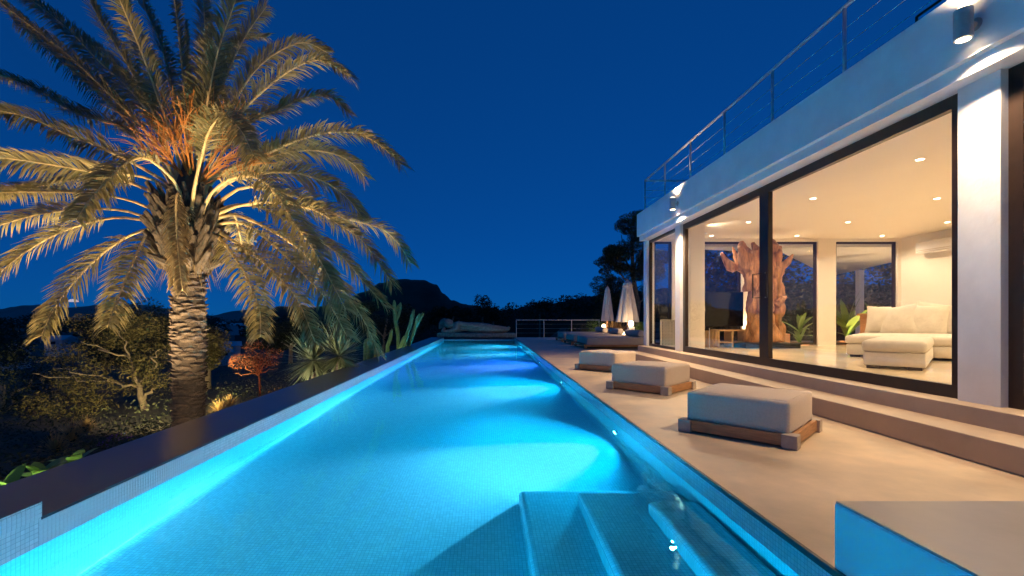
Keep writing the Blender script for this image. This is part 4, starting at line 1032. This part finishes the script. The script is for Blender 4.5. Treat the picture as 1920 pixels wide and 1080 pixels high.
# head with face, hair and topknot
hd = MB()
hc = sp(842, 607, -.05); N1, N2 = 14, 20
for j in range(N1+1):
    th = math.pi*j/N1
    for k in range(N2):
        ph = 2*math.pi*k/N2
        x, y, z = math.sin(th)*math.cos(ph), math.sin(th)*math.sin(ph), math.cos(th)
        fr2 = max(0, -y)
        nose = .16*math.exp(-((x/.16)**2+((z+.05)/.22)**2))*(fr2 > .5)
        eye = -.10*(math.exp(-(((x-.34)/.14)**2+((z-.12)/.10)**2))+math.exp(-(((x+.34)/.14)**2+((z-.12)/.10)**2)))*(fr2 > .4)
        mouth = -.05*math.exp(-((x/.25)**2+((z+.42)/.06)**2))*(fr2 > .4)
        k2 = 1+nose+eye+mouth
        hd.v.append((x*.27*k2*(1-.12*(z < -.3)), y*.30*k2, z*.36))
for j in range(N1):
    for k in range(N2): hd.f.append((j*N2+k, (j+1)*N2+k, (j+1)*N2+(k+1) % N2, j*N2+(k+1) % N2))
ho = hd.build('head', M['stone'], stt, hc, (R(10), R(-52), 0), smooth=True)
for k in range(9):
    q = sp(832+k*1.2, 601+abs(k-4)*.6, .1)
    MB().tube([q, q+Vector((-.10, .02, .06)), q+Vector((-.22, .02, -.10)), q+Vector((-.26, 0, -.42))], [.10, .10, .08, .04], 8).build('hair_lock', M['stone'], stt, smooth=True)

# ------------------------------------------------------------------ hills, woods, far houses, moon
def ridge(name, prof, Y, depth, m, amp, seed, sub=6, kind='structure'):
    r = random.Random(seed); from mathutils import noise
    pts = []
    for i in range(len(prof)-1):
        for k in range(sub):
            t = k/sub; s2 = t*t*(3-2*t); pts.append((prof[i][0]*(1-t)+prof[i+1][0]*t, prof[i][1]*(1-s2)+prof[i+1][1]*s2))
    pts.append(prof[-1]); mb = MB(); J = 8
    for j in range(J+1):
        v = j/J                      # 0 front foot .. 1 back foot
        for (px, py) in pts:
            c = at(px, py, Y); f = math.sin(math.pi*min(1, v*1.0))**.8 if 0 < v < 1 else 0
            low = gz(c.x, c.y)-8
            f = min(1, f); y = Y+(v-.5)*depth
            x = c.x*(y/Y)
            z = low+(c.z-low)*f
            z += amp*noise.noise(Vector((x/Y*60, y/Y*60, seed)))*f*(1.0)+amp*.6*noise.noise(Vector((x/Y*190, y/Y*120, seed+5)))*f
            mb.v.append((x, y, z))
    n = len(pts)
    for j in range(J):
        for i in range(n-1): mb.f.append((j*n+i, j*n+i+1, (j+1)*n+i+1, (j+1)*n+i))
    return tag(mb.build(name, m, smooth=True), kind=kind)
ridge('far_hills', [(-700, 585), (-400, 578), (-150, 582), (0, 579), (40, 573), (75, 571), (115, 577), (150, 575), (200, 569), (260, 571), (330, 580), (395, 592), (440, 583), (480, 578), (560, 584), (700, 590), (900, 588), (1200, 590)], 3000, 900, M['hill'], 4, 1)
ridge('wooded_hill', [(440, 604), (490, 582), (530, 574), (580, 576), (630, 572), (680, 548), (715, 530), (755, 523), (795, 525), (818, 534), (833, 552), (848, 563), (880, 572), (930, 582), (1000, 590)], 330, 120, M['hill_near'], .7, 2, sub=10)
ridge('forest_ridge', [(820, 596), (870, 588), (905, 586), (935, 582), (965, 578), (1000, 572), (1050, 566), (1100, 556), (1160, 548), (1300, 540), (1500, 530), (1900, 540)], 95, 30, M['hill_near'], .5, 3, sub=8)
r = random.Random(21); bl = []
pr = [(850, 584), (905, 580), (935, 580), (965, 576), (1000, 570), (1050, 563), (1100, 554), (1160, 545), (1260, 540)]
for k in range(150):
    px = r.uniform(850, 1260)
    for i in range(len(pr)-1):
        if pr[i][0] <= px <= pr[i+1][0]: yy = pr[i][1]+(pr[i+1][1]-pr[i][1])*(px-pr[i][0])/(pr[i+1][0]-pr[i][0])
    Yk = r.uniform(70, 92); p = at(px, yy+r.uniform(1, 34)**1.0, Yk); rr = r.uniform(.7, 1.5); bl.append((p.x, p.y, p.z, rr, rr, rr))
tag(foliage(bl, 20000, .42, 22).build('woodland', M['leaf_dark']), 'dark wooded ridge behind the far railing', 'woodland', kind='stuff')
r = random.Random(24); bl = []
for k in range(170):
    Yk = r.uniform(55, 150); px = r.uniform(-60, 860); p = at(px, 604+r.uniform(-3, 5)+(150-Yk)*.12, Yk); rr = r.uniform(1.2, 2.6)*Yk/80; bl.append((p.x, p.y, p.z, rr, rr, rr*.7))
tag(foliage(bl, 20000, .8, 25).build('valley_woodland', M['leaf_dark']), 'dark woodland filling the valley below the far hills', 'woodland', kind='stuff')
for i, (px, py, Y, w, h, lb) in enumerate(((905, 573, 60, 2.3, 2.6, 'dark conifer on the skyline above the statue'), (925, 584, 58, 1.2, 1.2, 'small dark conifer beside the skyline gap'), (1012, 570, 75, 2.5, 1.4, 'dark round tree on the forest ridge'))):
    p = at(px, py, Y); o = empty('skyline_tree', (p.x, Y, gz(p.x, Y)), label=lb, cat='tree', group='trees on the skyline')
    zc = p.z-o.location.z; q = random.Random(i)
    MB().tube([(0, 0, 0), (0, 0, zc+h*.4)], [.2, .06], 7).build('trunk', M['treebark'], o)
    foliage([(q.uniform(-.5, .5)*w, q.uniform(-.5, .5)*w, zc+q.uniform(-1, .45)*h*.7, w*.3, w*.3, h*.28) for k in range(14)], 1600, .34, 90+i).build('crown', M['leaf_dark'], o)
FARW = mat('far_white_wall', (.5, .5, .5), .9, .05, 1)
for i, (px, py, Y, w, h, lb) in enumerate(((115, 637, 60, 1.9, .5, 'small white house deep in the valley at far left'), (25, 655, 48, 1.6, .5, 'small dim house at the left edge of the valley'), (432, 648, 62, 2.2, .45, 'small white house right of the palm trunk'), (418, 659, 58, 1.4, .4, 'lower small white house right of the palm trunk'), (445, 610, 115, 4.0, .8, 'distant pale house under the low hill'), (416, 607, 120, 2.5, .8, 'distant pale house beside the palm trunk'))):
    p = at(px, py, Y); o = empty('valley_house', (p.x, Y, p.z-h), R(12+9*i), label=lb, cat='house', group='small houses in the valley')
    MB().box((-w/2, -1.5, -1.5), (w/2, 1.5, h)).build('wall', FARW, o)
    MB().add([(-w/2-.2, -1.7, h+.002), (w/2+.2, -1.7, h+.002), (w/2+.2, 1.7, h+.002), (-w/2-.2, 1.7, h+.002), (-w/2-.2, 0, h+.55), (w/2+.2, 0, h+.55)], [(0, 1, 5, 4), (2, 3, 4, 5), (0, 4, 3), (1, 2, 5), (3, 2, 1, 0)]).build('roof', FARW, o)
    MB().box((-.25, -1.52, 0), (.25, -1.49, h*.7)).build('door', M['black'], o)
mp = at(137, 566, 4200)
mo = MB().lathe([(38, 0), (35, 10), (26, 19), (12, 24.5), (1, 26)], 28).build('moon', emit('moonlight', (.75, .72, .85), .62), None, mp, smooth=True)
tag(mo, 'pale rising moon low above the far hills', 'moon')
